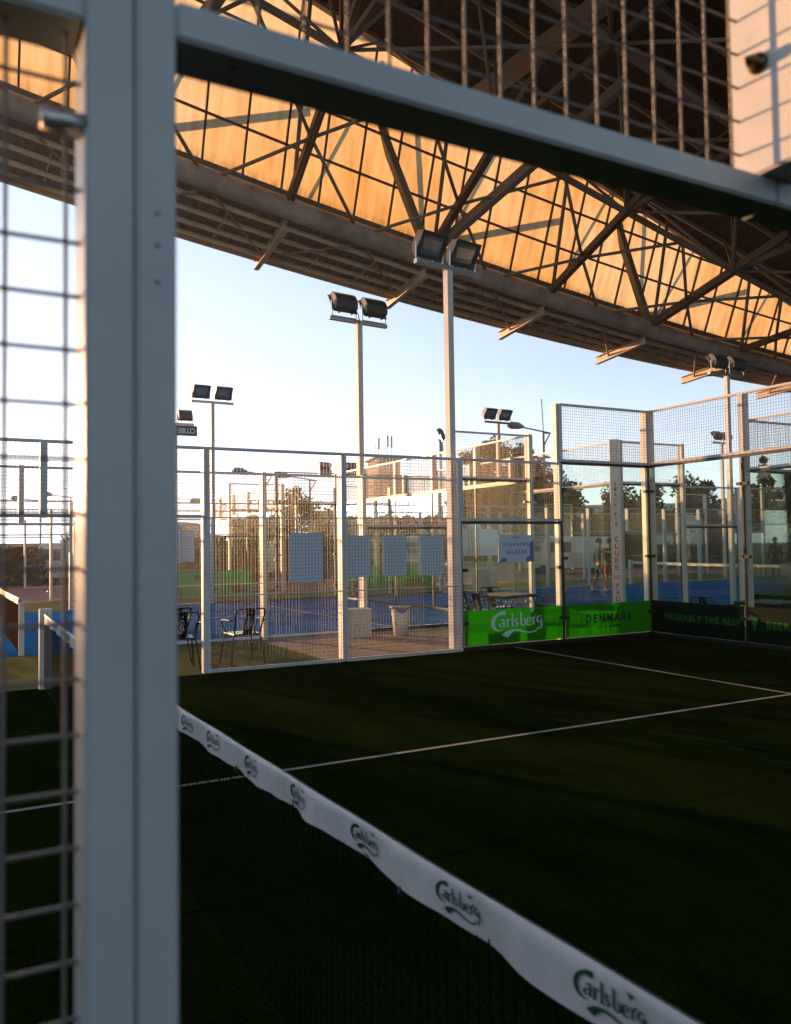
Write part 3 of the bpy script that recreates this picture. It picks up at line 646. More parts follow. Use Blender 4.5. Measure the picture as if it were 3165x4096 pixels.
def street_lamp(x, y, h, arm, label):
    T = empty('street_lamp', (x, y, 0)); tag(T, label, 'street lamp', 'street lamps beyond the courts')
    MB().tube([(0, 0, -.15), (0, 0, h)], .09, 8, rs=[.12, .07]).build('mast', 'gutter', T)
    MB().tube([(0, 0, h-.9), (.5, 0, h-.1), (0, 0, h)], .05, 6).tube([(.6, 0, h-.02), (-arm, 0, h+.25)], .05, 6).build('arm', 'gutter', T)
    MB().tube([(-arm+.1, 0, h+.27), (-arm-.3, 0, h+.33), (-arm-.9, 0, h+.33), (-arm-1.2, 0, h+.26)], .2, 8, rs=[.08, .22, .25, .05]).build('lamp_head', 'gutter', T, True)
def az_pt(az, d): return CAM.x+d*math.sin(R(az)), CAM.y+d*math.cos(R(az))
for az, d, h, lab in ((19.6, 70, 6.0+1.65, 'left street lamp seen through the middle mesh'), (16.6, 78, 5.6, 'street lamp above the green banner, lowest of its row'), (22.6, 66, 6.9, 'street lamp near the tree left of the middle post'),
                      (7.1, 85, 6.6, 'street lamp seen through the left doorway mesh'), (5.3, 95, 6.8, 'farther street lamp through the left doorway mesh'), (38.7, 55, 8.9, 'slim street lamp with antenna beside the floodlight pole')):
    x, y = az_pt(az, d); street_lamp(x, y, h, 1.7, lab)
    if az > 38: MB().tube([(x, y, h), (x-.1, y, h+2.2)], .03, 5).build('antenna', 'gutter', COL.objects[-1] if False else [o for o in COL.objects if o.get('label') == lab][0]).matrix_parent_inverse = Matrix.Translation((-x, -y, 0))

# ------------------------------------------------------------------ furniture
def rot_z(p, a): return (p[0]*math.cos(a)-p[1]*math.sin(a), p[0]*math.sin(a)+p[1]*math.cos(a), p[2])
def make_chair():
    """tubular steel armchair, seat facing +y, back towards -y"""
    T = empty('metal_armchair')
    MB().box((-.20, -.20, .445), (.20, .20, .452)).build('seat', 'chair', T)
    MB().tube([(-.205, .2, .44), (.205, .2, .44), (.205, -.2, .44), (-.205, -.2, .44), (-.205, .2, .44)], .010, 6).build('seat_frame', 'chair', T)
    bk = MB(); c = []
    for x, z in ((-.19, .45), (-.20, .60), (-.215, .74), (-.20, .79), (-.17, .805), (.17, .805), (.20, .79), (.215, .74), (.20, .60), (.19, .45)): c.append((x, -.19-.16*(z-.45)/.36, z))
    MB().tube(c, .0125, 8).build('back_frame', 'chair', T)
    MB().grid(lambda u, v: (-.07+.14*u*(1-.12*v)+.0084*v, -.195-.16*v-.02*math.sin(PI*v)*0, .45+.35*v), 2, 4).grid(lambda u, v: (-.07+.14*u*(1-.12*v)+.0084*v, -.191-.16*v, .45+.35*v), 2, 4).build('back_slat', 'chair', T)
    MB().add(LOGO, lambda x, y: (-.008-(y-.12)*.115, -.1965-.16*(.06+x*.19)/.35, .45+.06+x*.19), (0, -1, 0)).add(HOP, lambda x, y: (x*.022, -.1965-.16*.30/.35, .75+y*.03), (0, -1, 0)).build('logo', 'signpale', T)
    for s in (-1, 1):
        MB().tube([(s*.215, -.27, .64), (s*.27, -.22, .645), (s*.275, .0, .645), (s*.27, .10, .63), (s*.255, .12, .58), (s*.21, .08, .45)], .011, 8).build('armrest', 'chair', T)
        for y0, y1 in ((.18, .25), (-.18, -.25)):
            MB().tube([(s*.14, y0*.9, .436), (s*.19, y0, .42), (s*.21, y0, .38), (s*.25, y1, -.004)], .0115, 8).build('leg', 'chair', T)
    return T
ch0 = make_chair()
CH = [((2.68, 10.62), 3, 'black armchair standing alone behind the mesh, centre of its panel'), ((1.76, 10.55), -4, 'black armchair close to the thick near post, front of the pair'),
      ((1.80, 11.35), 12, 'black armchair behind the pair near the thick near post'),
      ((7.25, 11.25), -55, 'black armchair at the left end of the patio table'), ((7.55, 11.9), -80, 'black armchair at the far left of the patio table'),
      ((8.62, 11.2), 52, 'black armchair at the right end of the patio table'), ((8.35, 12.3), 178, 'black armchair on the far side of the patio table'),
      ((10.75, 9.3), -80, 'black armchair left of the right-hand patio table, low behind the dark advert'), ((11.35, 7.6), 30, 'black armchair right of the right-hand patio table, low behind the dark advert')]
for i, ((x, y), a, lab) in enumerate(CH):
    o = ch0 if i == 0 else copy_tree(ch0); z = -.12 if x > 10 else -.004
    o.location = (x, y, z); o.rotation_euler = (0, 0, R(a)); tag(o, lab, 'chair', 'black metal armchairs beside the courts')
def make_table():
    T = empty('patio_table')
    MB().box((-.42, -.42, .725), (.42, .42, .745)).build('table_top', 'table', T)
    MB().box((-.40, -.40, .69), (.40, .40, .7245)).build('apron', 'chair', T)
    for sx in (-1, 1):
        for sy in (-1, 1): MB().tube([(sx*.30, sy*.36, .70), (sx*.36, sy*.37, .66), (sx*.375, sy*.375, .6), (sx*.39, sy*.39, -.004)], .014, 8).build('leg', 'chair', T)
    return T
t0 = make_table()
for i, (x, y, a, z, lab) in enumerate(((7.95, 11.55, 10, -.004, 'square black table between four armchairs behind the name sign'), (11.15, 8.45, 0, -.12, 'square black table seen through the right glass above the dark advert'))):
    o = t0 if i == 0 else copy_tree(t0); o.location = (x, y, z); o.rotation_euler = (0, 0, R(a)); tag(o, lab, 'table', 'patio tables beside the courts')
# cabinet
T = empty('electric_cabinet', (5.58, 12.85, 0)); tag(T, 'low cream electric cabinet with a door, beside the litter bin', 'cabinet'); T.rotation_euler = (0, 0, R(-8)); T.scale = (.80, .80, .80)
MB().box((-.29, -.12, -.004), (.29, .30, .60)).build('body', 'cab', T)
dd = MB().box((-.12, -.135, .07), (.26, -.121, .50)).build('door', 'cab', T); MB().tube([(-.06, -.145, .28), (-.06, -.135, .28)], .02, 10).build('lock', 'dark', dd)
MB().box((-.30, -.13, .601), (.30, .31, .635)).build('lid', 'cab', T)
T = empty('electric_cabinet', (3.9, 24.0, 0)); tag(T, 'far low cream cabinet at the edge of the green banner', 'cabinet')
MB().box((-.45, -.2, -.02), (.45, .2, .75)).build('body', 'cab', T); MB().box((-.47, -.22, .751), (.47, .22, .79)).build('lid', 'cab', T)
# bin
T = empty('litter_bin', (6.35, 12.62, 0)); tag(T, 'round white litter bin with a purple bag, against the court kerb', 'bin'); T.scale = (.80, .80, .80)
MB().tube([(0, 0, -.004), (0, 0, .40), (0, 0, .62), (0, 0, .645)], .2, 24, rs=[.155, .20, .225, .235]).build('body', 'bin', T, True)
bg_ = MB(); n = 36
prof = [(.60-.14, .232, .03), (.60, .236, .02), (.66, .246, .0), (.655, .22, .0)]
bg_.grid(lambda u, v: (lambda a, z, r_: (r_*math.cos(a), r_*math.sin(a), z))(2*PI*u, .56+.10*min(v*1.3, 1)-.05*math.sin(6*PI*u+1)*(1-min(v*1.3, 1)), .222+.030*min(1, v*1.3)+.008*math.sin(30*u)*(1-v)-(.03 if v == 1 else 0)), n, 6); bg_.build('bag', 'bag', T, True)
MB().tube([(.24*math.cos(a*PI/12), .24*math.sin(a*PI/12), .655+.01*math.sin(a)) for a in range(25)], .012, 6).build('rim', 'bin', T, True)
MB().tube([(-.1+.02*i, 0, .66+.05*math.sin(PI*i/10)) for i in range(11)], .006, 5).build('handle', 'steel', T)
# white wall box on post
T = empty('air_conditioner', (4.75, 23.34, 1.25)); tag(T, 'rounded white box mounted on a post of the blue court fence', 'box')
bx = MB().box((-.26, -.12, 0), (.26, .1, 1.1)).build('housing', 'bin', T)
bm = bmesh.new(); bm.from_mesh(bx.data); bmesh.ops.bevel(bm, geom=bm.edges[:], offset=.07, segments=3, affect='EDGES'); bm.to_mesh(bx.data); bm.free()
MB().box((-.10, -.14, .12), (.16, -.121, .98)).build('front_panel', 'signgrey', T)

# ------------------------------------------------------------------ people
def skin_body(name, joints, edges, m, parent, sub=2):
    me = bpy.data.meshes.new(name); me.from_pydata([j[0] for j in joints], edges, []); me.materials.append(M[m])
    o = bpy.data.objects.new(name, me); COL.objects.link(o); o.parent = parent
    md = o.modifiers.new('skin', 'SKIN'); md.use_smooth_shade = True
    lay = me.skin_vertices[0] if me.skin_vertices else None
    if lay is None:
        bm = bmesh.new(); bm.from_mesh(me); bm.verts.layers.skin.verify(); bm.to_mesh(me); bm.free(); lay = me.skin_vertices[0]
    for i, j in enumerate(joints): r_ = j[1]; lay.data[i].radius = r_ if isinstance(r_, tuple) else (r_, r_)
    lay.data[0].use_root = True
    s = o.modifiers.new('sub', 'SUBSURF'); s.levels = s.render_levels = sub
    dg = bpy.context.evaluated_depsgraph_get(); me2 = bpy.data.meshes.new_from_object(o.evaluated_get(dg)); o.modifiers.clear(); o.data = me2; me2.name = name
    me2.polygons.foreach_set('use_smooth', [True]*len(me2.polygons)); return o
def person(loc, rz, label, shirt, shorts, pose, long=False, text=None):
    """faces +x before rotation"""
    T = empty('person', loc, rz); tag(T, label, 'person'); st = pose
    hip = [(0, .09, .90), (0, -.09, .90)]; kn = [(st[0], .10, .49), (st[1], -.10, .49)]; an = [(st[2], .10, .09), (st[3], -.10, .09)]
    sh = [(0.02, .17, 1.42), (0.02, -.17, 1.42)]; el = [(st[4], .24, 1.14), (st[5], -.24, 1.14)]; wr = [(st[6], .25, .90), (st[7], -.25, .90)]
    J = [((0, 0, .95), (.11, .14)), ((0, 0, 1.12), (.09, .13)), ((.01, 0, 1.32), (.105, .15)), ((.015, 0, 1.45), (.06, .09)), ((.02, 0, 1.52), .05), ((.03, 0, 1.60), (.075, .065)), ((.035, 0, 1.68), (.095, .078)), ((.025, 0, 1.75), (.075, .065))]
    E_ = [(0, 1), (1, 2), (2, 3), (3, 4), (4, 5), (5, 6), (6, 7)]
    for s in (0, 1):
        n = len(J)
        J += [(hip[s], .085), (tuple((Vector(hip[s])+Vector(kn[s]))/2), .072), (kn[s], .052), (tuple(Vector(kn[s])*.55+Vector(an[s])*.45+Vector((-.02, 0, 0))), .052), (an[s], .034), ((an[s][0]+.02, an[s][1], .04), .034), ((an[s][0]+.15, an[s][1], .03), (.024, .036))]
        E_ += [(0, n), (n, n+1), (n+1, n+2), (n+2, n+3), (n+3, n+4), (n+4, n+5), (n+5, n+6)]
        n = len(J)
        J += [(sh[s], .055), (tuple((Vector(sh[s])+Vector(el[s]))/2), .045), (el[s], .036), (wr[s], .025), ((wr[s][0]+.02, wr[s][1], wr[s][2]-.07), (.018, .034))]
        E_ += [(2, n), (n, n+1), (n+1, n+2), (n+2, n+3), (n+3, n+4)]
        hd = Vector((wr[s][0]+.02, wr[s][1], wr[s][2]-.07))
        for q in range(4):
            m_ = len(J); J += [(tuple(hd+Vector((-.024+.016*q, 0, -.045))), .009), (tuple(hd+Vector((-.018+.016*q, (-1)**s*-.012, -.085+.006*abs(q-1))), ), .008)]; E_ += [(n+4, m_), (m_, m_+1)]
        m_ = len(J); J += [(tuple(hd+Vector((.042, (-1)**s*-.01, -.005))), .010), (tuple(hd+Vector((.055, (-1)**s*-.015, -.04))), .009)]; E_ += [(n+4, m_), (m_, m_+1)]
    body = skin_body('body', J, E_, 'skin', T)
    # face
    MB().tube([(.118, 0, 1.69), (.140, 0, 1.655), (.115, 0, 1.645)], .012, 6, rs=[.008, .016, .012]).build('nose', 'skin', T, True)
    for s in (-1, 1):
        MB().tube([(.112, s*.032, 1.69), (.122, s*.032, 1.69)], .010, 8).build('eye', 'dark', T)
        MB().tube([(.03, s*.076, 1.70), (.03, s*.09, 1.685), (.035, s*.08, 1.65)], .013, 6).build('ear', 'skin', T, True)
    MB().tube([(.108, -.025, 1.61), (.116, 0, 1.612), (.108, .025, 1.61)], .006, 6).build('mouth', 'redcloth', T, True)
    hr = MB(); hr.grid(lambda u, v: (.015-.02*v+(.108+.006*math.sin(40*u))*math.cos(2*PI*u)*math.sin(.08+v*1.75)*(1 if math.cos(2*PI*u) < .2 or v < .6 else .98), (.094+.005*math.sin(33*u))*math.sin(2*PI*u)*math.sin(.08+v*1.75), 1.705+.105*math.cos(.08+v*1.75)-(.03 if math.cos(2*PI*u) < 0 else 0)*v), 28, 8)
    hr.build('hair', 'hair', T, True)
    J = [((0, 0, .93), (.125, .165)), ((0, 0, 1.12), (.108, .15)), ((.01, 0, 1.32), (.122, .17)), ((.015, 0, 1.44), (.075, .11)), ((.02, 0, 1.485), (.055, .062))]; E_ = [(0, 1), (1, 2), (2, 3), (3, 4)]
    for s in (0, 1):
        n = len(J); J += [(sh[s], .072), (tuple(Vector(sh[s])*.45+Vector(el[s])*.55), .065)]; E_ += [(2, n), (n, n+1)]
        if long: m_ = len(J); J += [(el[s], .05), (tuple(Vector(el[s])*.1+Vector(wr[s])*.9), .038)]; E_ += [(n+1, m_), (m_, m_+1)]
    s_ = skin_body('shirt', J, E_, shirt, T)
    J = [((0, 0, .97), (.12, .16)), ((0, 0, .88), (.125, .165))]; E_ = [(0, 1)]
    for s in (0, 1):
        n = len(J); kk = Vector(hip[s])*.25+Vector(kn[s])*.75; J += [(tuple(Vector(hip[s])*.8+Vector(kn[s])*.2), .105), (tuple(kk), .093)]; E_ += [(1, n), (n, n+1)]
        if long: m_ = len(J); J += [(tuple(Vector(kn[s])), .07), (tuple(Vector(kn[s])*.1+Vector(an[s])*.9), .055)]; E_ += [(n+1, m_), (m_, m_+1)]
    skin_body('trousers' if long else 'shorts', J, E_, shorts, T)
    for s in (0, 1):
        a = an[s]
        if not long: MB().tube([(a[0]+.005, a[1], .055), (a[0], a[1], .13), (a[0]-.005, a[1], .22)], .045, 8).build('sock', 'sock', T, True)
        skin_body('shoe', [((a[0]-.04, a[1], .045), (.04, .045)), ((a[0]+.08, a[1], .04), (.036, .045)), ((a[0]+.20, a[1], .03), (.025, .038))], [(0, 1), (1, 2)], 'black', T)
    if text:
        MB().add(fit(text_vf(text, 1, .02), -.13, .13, 1.31, 1.37), lambda x, y: (-.150-(.0)*x, -x, y)).build('lettering', 'sock', s_)
    return T
x1, y1 = az_pt(42.0, 27.9); x2, y2 = az_pt(43.6, 27.3)
person((17.9, 20.03, .0), R(-15), 'player in navy shirt and dark shorts, partly behind the other player', 'navy', 'navy', (-.05, .10, -.22, .12, -.06, .05, .02, .14))
person((17.93, 19.56, .0), R(50), 'player with dark hair, black lettered shirt and red shorts, beside the lettered post', 'black', 'redcloth', (.10, -.02, .14, -.18, .0, -.05, .08, .02), text='MBAPPE'[:3])
x3, y3 = az_pt(53.0, 37.5)
person((x3, y3, -.02), R(200), 'lone person in black standing far off at the right edge', 'black', 'black', (0, 0, -.03, .0, -.02, .02, .03, .05), long=True)

# ------------------------------------------------------------------ big open hall roof
H = empty('hall_roof', (0, 20, 0)); tag(H, 'huge steel trussed hall roof with glowing translucent sheets above the courts', 'roof')
def hp(n, mb, m, par=None, smooth=False):
    mb.v = [(x, y-20, z) for x, y, z in mb.v]; return mb.build(n, m, par or H, smooth)
zb = lambda x: 11.8-.19*x+.002*x*x                    # underside of the edge beam
zt = lambda x: 17.9-.28*x+.0008*x*x                            # arch where sheets meet the dark roof
zU = lambda x: 15.2-.28*x+.0012*x*x                   # inner chord
ze = lambda x: 11.28-.165*x+.0022*x*x                 # eave
XS = [-12+.5*i for i in range(115)]
XN = [7.06+4.43*k for k in range(-4, 8)]
bm_ = MB().tube([(x, 20, zb(x)+.29) for x in XS], .29, 16); hp('edge_beam', bm_, 'beam', None, True)
g = MB()
for a, b in zip(XS, XS[1:]): g.quadbox([(a, 20.28, zb(a)+.50), (b, 20.28, zb(b)+.50), (b, 20.55, zb(b)+.50), (a, 20.55, zb(a)+.50), (a, 20.28, zb(a)+.92), (b, 20.28, zb(b)+.92), (b, 20.55, zb(b)+.92), (a, 20.55, zb(a)+.92)])
hp('gutter', g, 'gutter')
def pp(x, h): return Vector((x, 20.5-.40*h, zb(x)+.93+h))     # point on the sheet plane, h above the sill
# sheets (one thin skin with the dirt attribute at the sill)
XM = [XN[0]+4.43/4*i for i in range(49)]
XM = [x for x in XM if x < 39.5]
sh = MB(); dirt = []
def htop(x): return max(.05, (zt(x)-zb(x)-.93))
for a, b in zip(XM, XM[1:]):
    n0 = len(sh.v); NV = 10
    for j in range(NV+1):
        for x in (a, b):
            hh = htop(x)*(j/NV)**1.6; sh.v.append(tuple(pp(x, hh))); dirt.append(max(0, 1-hh/.22))
    for j in range(NV): k = n0+2*j; sh.f.append((k, k+1, k+3, k+2))
o = hp('translucent_sheet', sh, 'poly'); at = o.data.attributes.new('dirt', 'FLOAT', 'POINT'); at.data.foreach_set('value', dirt)
mu = MB()
for i, x in enumerate(XM):
    wd = .05
    mu.bar(pp(x, 0)+Vector((0, -.04, 0)), pp(x, htop(x))+Vector((0, -.04, 0)), wd, .07)
for r_ in range(1, 5):
    for a, b in zip(XM, XM[1:]):
        h = r_*1.12
        if h < htop((a+b)/2): mu.bar(pp(a, h)+Vector((0, -.05, 0)), pp(b, h)+Vector((0, -.05, 0)), .05, .06)
hp('mullion_grid', mu, 'mull')
# soffit skirt outside the beam
sk = MB(); NX = 900; x0s, x1s = -12, 45
def skp(x, v, o_=0): return Vector((x, 20.12+v*2.2, (zb(x)+.12)*(1-v)+ze(x)*v+o_))
for j in range(1):
    n0 = len(sk.v)
    for i in range(NX+1):
        x = x0s+(x1s-x0s)*i/NX; c = .022 if i % 4 < 2 else -.022
        sk.v.append(tuple(skp(x, 0, c))); sk.v.append(tuple(skp(x, 1, c)))
    for i in range(NX): k = n0+2*i; sk.f.append((k, k+1, k+3, k+2))
hp('soffit_sheet', sk, 'soffit')
pu = MB()
for v, dz in ((.16, -.10), (.42, -.10), (.66, -.10), (.88, -.10), (1.0, -.07)):
    for a, b in zip(XS, XS[1:]): pu.bar(skp(a, v, dz), skp(b, v, dz), .06, .13)
for x in XN:
    for q in (1.5, 3.0):
        pu.bar(skp(x+q, .16, -.1), skp(x+q-.1, 1, -.1), .03, .03)
hp('purlin_set', pu, 'purlin')
for x in XN:
    b = MB(); a0 = Vector((x, 20.15, zb(x)-.13+.006*(x-10))); a1 = Vector((x, 22.6, zb(x)-.46+.014*(x-10)))
    for w_, h_, dz in ((.02, .26, 0), (.16, .02, .14), (.16, .02, -.14)): b.bar(a0+Vector((0, 0, dz)), a1+Vector((0, 0, dz*.9)), w_, h_)
    hp('bracket', b, 'purlin')
    b = MB(); m_ = a0.lerp(a1, .75); b.tube([m_, skp(x-1.9, .03, -.15)], .035, 6); b.tube([m_, skp(x+2.0, .03, -.15)], .035, 6); hp('bracket_stay', b, 'truss')
# space frame
def slopeJ(x): return max(.05, .95-.055*(x-7)) if x < 24 else .06
Nn = {}
for k, x in enumerate(XN):
    N = Vector((x, 19.95, zb(x)+.35)); U = Vector((x, 16.4, zU(x))); J = N.lerp(U, .47)
    hp('diagonal_channel', MB().bar(N+Vector((-.06, 0, 0)), U+(U-N)*.55+Vector((-.06, 0, 0)), .07, .2).bar(N+Vector((.06, 0, 0)), U+(U-N)*.55+Vector((.06, 0, 0)), .07, .2), 'trussdark')
    br = MB()
    for s in (-2.0, 2.0): br.tube([J, Vector((x+s, 19.85, zb(x+s)+.35))], .05, 8)
    for s in (-2.2, 2.2): br.tube([J, Vector((x+s, 16.4, zU(x+s)))], .05, 8)
    hp('brace_tube', br, 'truss', None, True)
    hp('sheet_stay', MB().tube([Vector((x+.1, 19.8, zb(x)+.55)), pp(x+.1, max(.3, htop(x)))+Vector((0, -.28, 0))], .06, 8), 'truss', None, True)
    if k % 2 == 1:
        s_ = 4.1+.12*(20-x) if x < 20 else 3.6
        A = N+Vector((-.467, -.09, .88))*s_; B = N+Vector((.31, -.86, .40))*7.0
        hp('box_strut', MB().bar(N, A, .22, .22, up=(0, 1, 0)), 'truss'); hp('box_strut', MB().bar(N, B, .22, .26), 'truss')
        # unseen struts added outside the sheets only to cast shadows on the glowing wall
        ex = Vector((0, .9, 0))
        hp('shadow_strut', MB().bar(N+ex+Vector((0, 0, .6)), N+ex+Vector((-1.4, -.5, 4.4)), .16, .16), 'truss')
        hp('shadow_strut', MB().bar(N+ex+Vector((.3, 0, .6)), N+ex+Vector((4.6, -.3, 1.9)), .18, .18), 'truss')
    hp('shadow_strut', MB().bar(Vector((x+.6, 21.0, zb(x)+.8)), Vector((x+1.9, 20.3, zb(x)+4.6)), .08, .08), 'truss')  # added outside for its shadow line on the sheets
def zr(x, y): return max(zt(x), 8.0)+.045*(18.7-y)+.15
ch = MB()
for r_, (yy, dz) in enumerate(((16.4, 0), (12.2, .25), (8.0, .5), (3.8, .7), (-.4, .9))):
    ch = MB()
    for a, b in zip(XS[::2], XS[2::2]): ch.bar((a, yy, zU(a)+dz), (b, yy, zU(b)+dz), .13, .13)
    hp('inner_chord', ch, 'truss')
    wb = MB(); wb2 = MB()
    for k, x in enumerate(XN):
        n_ = Vector((x, yy, zU(x)+dz))
        for sx, sy in ((-2.2, 2.1), (2.2, 2.1), (-2.2, -2.1), (2.2, -2.1)):
            xx, y2 = x+sx, yy+sy; wb.tube([n_, Vector((xx, y2, zr(xx, y2)-.25))], .045, 6)
        wb.tube([n_, Vector((x+4.43, yy-4.2, zU(x+4.43)+dz+.22))], .045, 6)
        wb2.bar(n_, Vector((x, yy-4.2, zU(x)+dz+.22)), .12, .16)
        wb2.bar(n_, Vector((x, yy, zr(x, yy)-.2)), .08, .08)
    hp('web_tube', wb, 'truss', None, True); hp('web_chord', wb2, 'trussdark')
for x, s in ((11.5, 1), (29.2, 1)):         # deep plated ribs crossing the hall
    rb = MB()
    for a, b in zip(range(19, -14, -3), range(16, -17, -3)):
        rb.bar((x+.12*(20-a), a, zr(x, a)-1.0), (x+.12*(20-b), b, zr(x, b)-1.0), .32, .45)
    hp('deep_rib', rb, 'truss')
rf = MB(); NX = 500
for i in range(NX+1):
    x = -14+60*i/NX; c = .03 if i % 4 < 2 else -.03
    ye = pp(x, htop(x)).y; rf.v.append((x, ye, zt(x)+c+.06)); rf.v.append((x, -16, zr(x, -16)+c))
for i in range(NX): k = 2*i; rf.f.append((k, k+1, k+3, k+2))
hp('roof_sheet', rf, 'roof')
pr = MB()
for i in range(25):
    yy = 18.6-1.4*i
    for a, b in zip(XS[::4], XS[4::4]): pr.bar((a, yy, zr(a, yy)-.14), (b, yy, zr(b, yy)-.14), .07, .16)
hp('roof_purlin', pr, 'truss')
# arch rim where sheets end
rm = MB()
for a, b in zip(XM, XM[1:]): rm.bar(pp(a, htop(a))+Vector((0, -.1, .03)), pp(b, htop(b))+Vector((0, -.1, .03)), .16, .2)
hp('arch_rim', rm, 'truss')

# ------------------------------------------------------------------ background buildings
def building(az0, az1, d, z1, label, rows, cols, extra=None):
    xa, ya = az_pt(az0, d); xb, yb = az_pt(az1, d); T = empty('apartment_tower', ((xa+xb)/2, (ya+yb)/2, 0)); tag(T, label, 'building')
    v = Vector((xb-xa, yb-ya, 0)); L_ = v.length; T.rotation_euler = (0, 0, math.atan2(v.y, v.x)+R(14))
    w_ = L_/2*.93; return T, w_
T, w_ = building(26.6, 29.2, 230, 24, 'pale apartment tower with roof antennas on the skyline', 8, 3)
MB().box((-w_, -5, -.15), (w_, 9, 20.8)).build('wall', 'concrete', T); MB().box((-w_*.78, -5.4, 20.801), (w_*.5, 7, 25.3)).build('upper_storey', 'concrete', T)
MB().box((-w_*.95, -6, 25.301), (w_*.75, 7.5, 25.7)).build('roof_slab', 'concrete', T)
for i in range(7): MB().box((-w_*.74+i*w_*.2, -5.7, 22.2), (-w_*.74+i*w_*.2+.25, -5.41, 25.2)).build('fin', 'cab', T)
for r_ in range(6):
    for c_ in range(3): MB().box((-w_*.7+c_*w_*.6, -5.05, 2.5+r_*3), (-w_*.7+c_*w_*.6+w_*.22, -4.99, 4.3+r_*3)).build('window', 'window', T)
for x, h in ((-w_*.45, 31.5), (-w_*.05, 30.5), (w_*.08, 32.2), (w_*.3, 32), (-w_*.62, 30)):
    a = MB().tube([(x, 0, 25.7), (x, 0, h)], .08, 6).build('antenna', 'gutter', T)
    if h > 31: MB().box((x-.25, -.3, h-3.2), (x+.25, .1, h)).build('antenna_panel', 'gutter', a)
T, w2 = building(20, 27, 300, 10, 'long low pinkish block beside the apartment tower', 4, 10)
T.location = (*az_pt(31.5, 210), 0); T.rotation_euler = (0, 0, R(-25)); T.name = 'long_building'
MB().box((-13, 0, -.15), (13, 9, 14.5)).build('wall', 'concrete', T)
for i in range(9):
    for r_ in range(4): MB().box((-12+i*2.8, -.06, 2+r_*3.2), (-10.8+i*2.8, .0, 3.6+r_*3.2)).build('window', 'window', T)
# hangar
x, y = az_pt(13.6, 150); T = empty('arched_hangar', (x, y, 0)); T.rotation_euler = (0, 0, R(-16)); tag(T, 'low grey arched hangar on the horizon behind the left mesh', 'building')
MB().grid(lambda u, v: (8*math.cos(PI*u), v*20, 3.4+2.9*math.sin(PI*u)), 20, 2).build('roof', 'hangar', T, True)
MB().box((-8, .1, -.15), (8, 19.9, 3.4)).build('wall', 'hangar', T)
ga = MB(); ga.v = [(8*math.cos(PI*i/16), .05, 3.4+2.9*math.sin(PI*i/16)) for i in range(17)]; ga.f = [tuple(range(17))]; ga.build('gable', 'hangar', T)
x, y = az_pt(3.2, 120); T = empty('long_building', (x, y, 0)); tag(T, 'low pale wall and roadside building beyond the left hedge', 'building')
MB().box((-25, 0, -.15), (14, 4, 2.3)).build('wall', 'hangar', T); MB().box((-25, -.3, 2.301), (14, 4.3, 2.6)).build('roof', 'concrete', T)
x, y = az_pt(43, 75); T = empty('clubhouse', (x, y, 0)); T.rotation_euler = (0, 0, R(-38)); tag(T, 'long low cream clubhouse behind the lettered post', 'building')
MB().box((-26, 0, -.15), (26, 10, 3.9)).build('wall', 'soffit', T); MB().box((-27, -1.2, 3.9), (27, 11, 4.9)).build('fascia', 'cab', T); MB().box((-27, -1.1, 3.6), (27, -.9, 3.899)).build('gutter', 'gutter', T)
for i in range(12): MB().box((-24+i*4.2, -.08, .6), (-22+i*4.2, -.0, 2.6)).build('window', 'window', T)

# tree belt that closes the low horizon on the sunset side (seen in the glass)
# vehicles
def van(x, y, rz, label):
    T = empty('parked_van', (x, y, -.15), R(rz)); tag(T, label, 'van')
    pr = [(-2.4, .45), (-2.45, 1.2), (-2.3, 2.1), (1.0, 2.15), (1.75, 1.35), (2.4, 1.15), (2.5, .5)]
    b = MB(); k = len(pr)
    for s in (-.9, .9): b.v += [(px, s*(1 if z < 1.4 else .92), z) for px, z in pr]
    for i in range(k): j = (i+1) % k; b.f.append((i, j, k+j, k+i))
    b.f += [tuple(reversed(range(k))), tuple(range(k, 2*k))]; b.build('body', 'van', T)
    for s in (-1, 1):
        MB().box((.1, s*.90-.02, 1.3), (1.2, s*.90+.02, 1.85)).build('side_window', 'window', T)
        for wx in (-1.5, 1.55): MB().tube([(wx, s*.78, .33), (wx, s*.94, .33)], .33, 16).build('wheel', 'tyre', T)
    MB().quad((1.06, -.75, 2.10), (1.06, .75, 2.10), (1.78, .8, 1.37), (1.78, -.8, 1.37)).build('windscreen', 'window', T)
    for s in (-1, 1): MB().box((2.42, s*.65-.12, .85), (2.52, s*.65+.12, 1.05)).build('headlight', 'lampref', T)
x, y = az_pt(40.3, 46); van(x, y, 150, 'white van parked beyond the players')
x, y = az_pt(6.9, 44); van(x, y, 160, 'white van glimpsed beside the thick post at the left')
x, y = az_pt(28.5, 50); van(x, y, 170, 'white van half hidden between the blank banners')

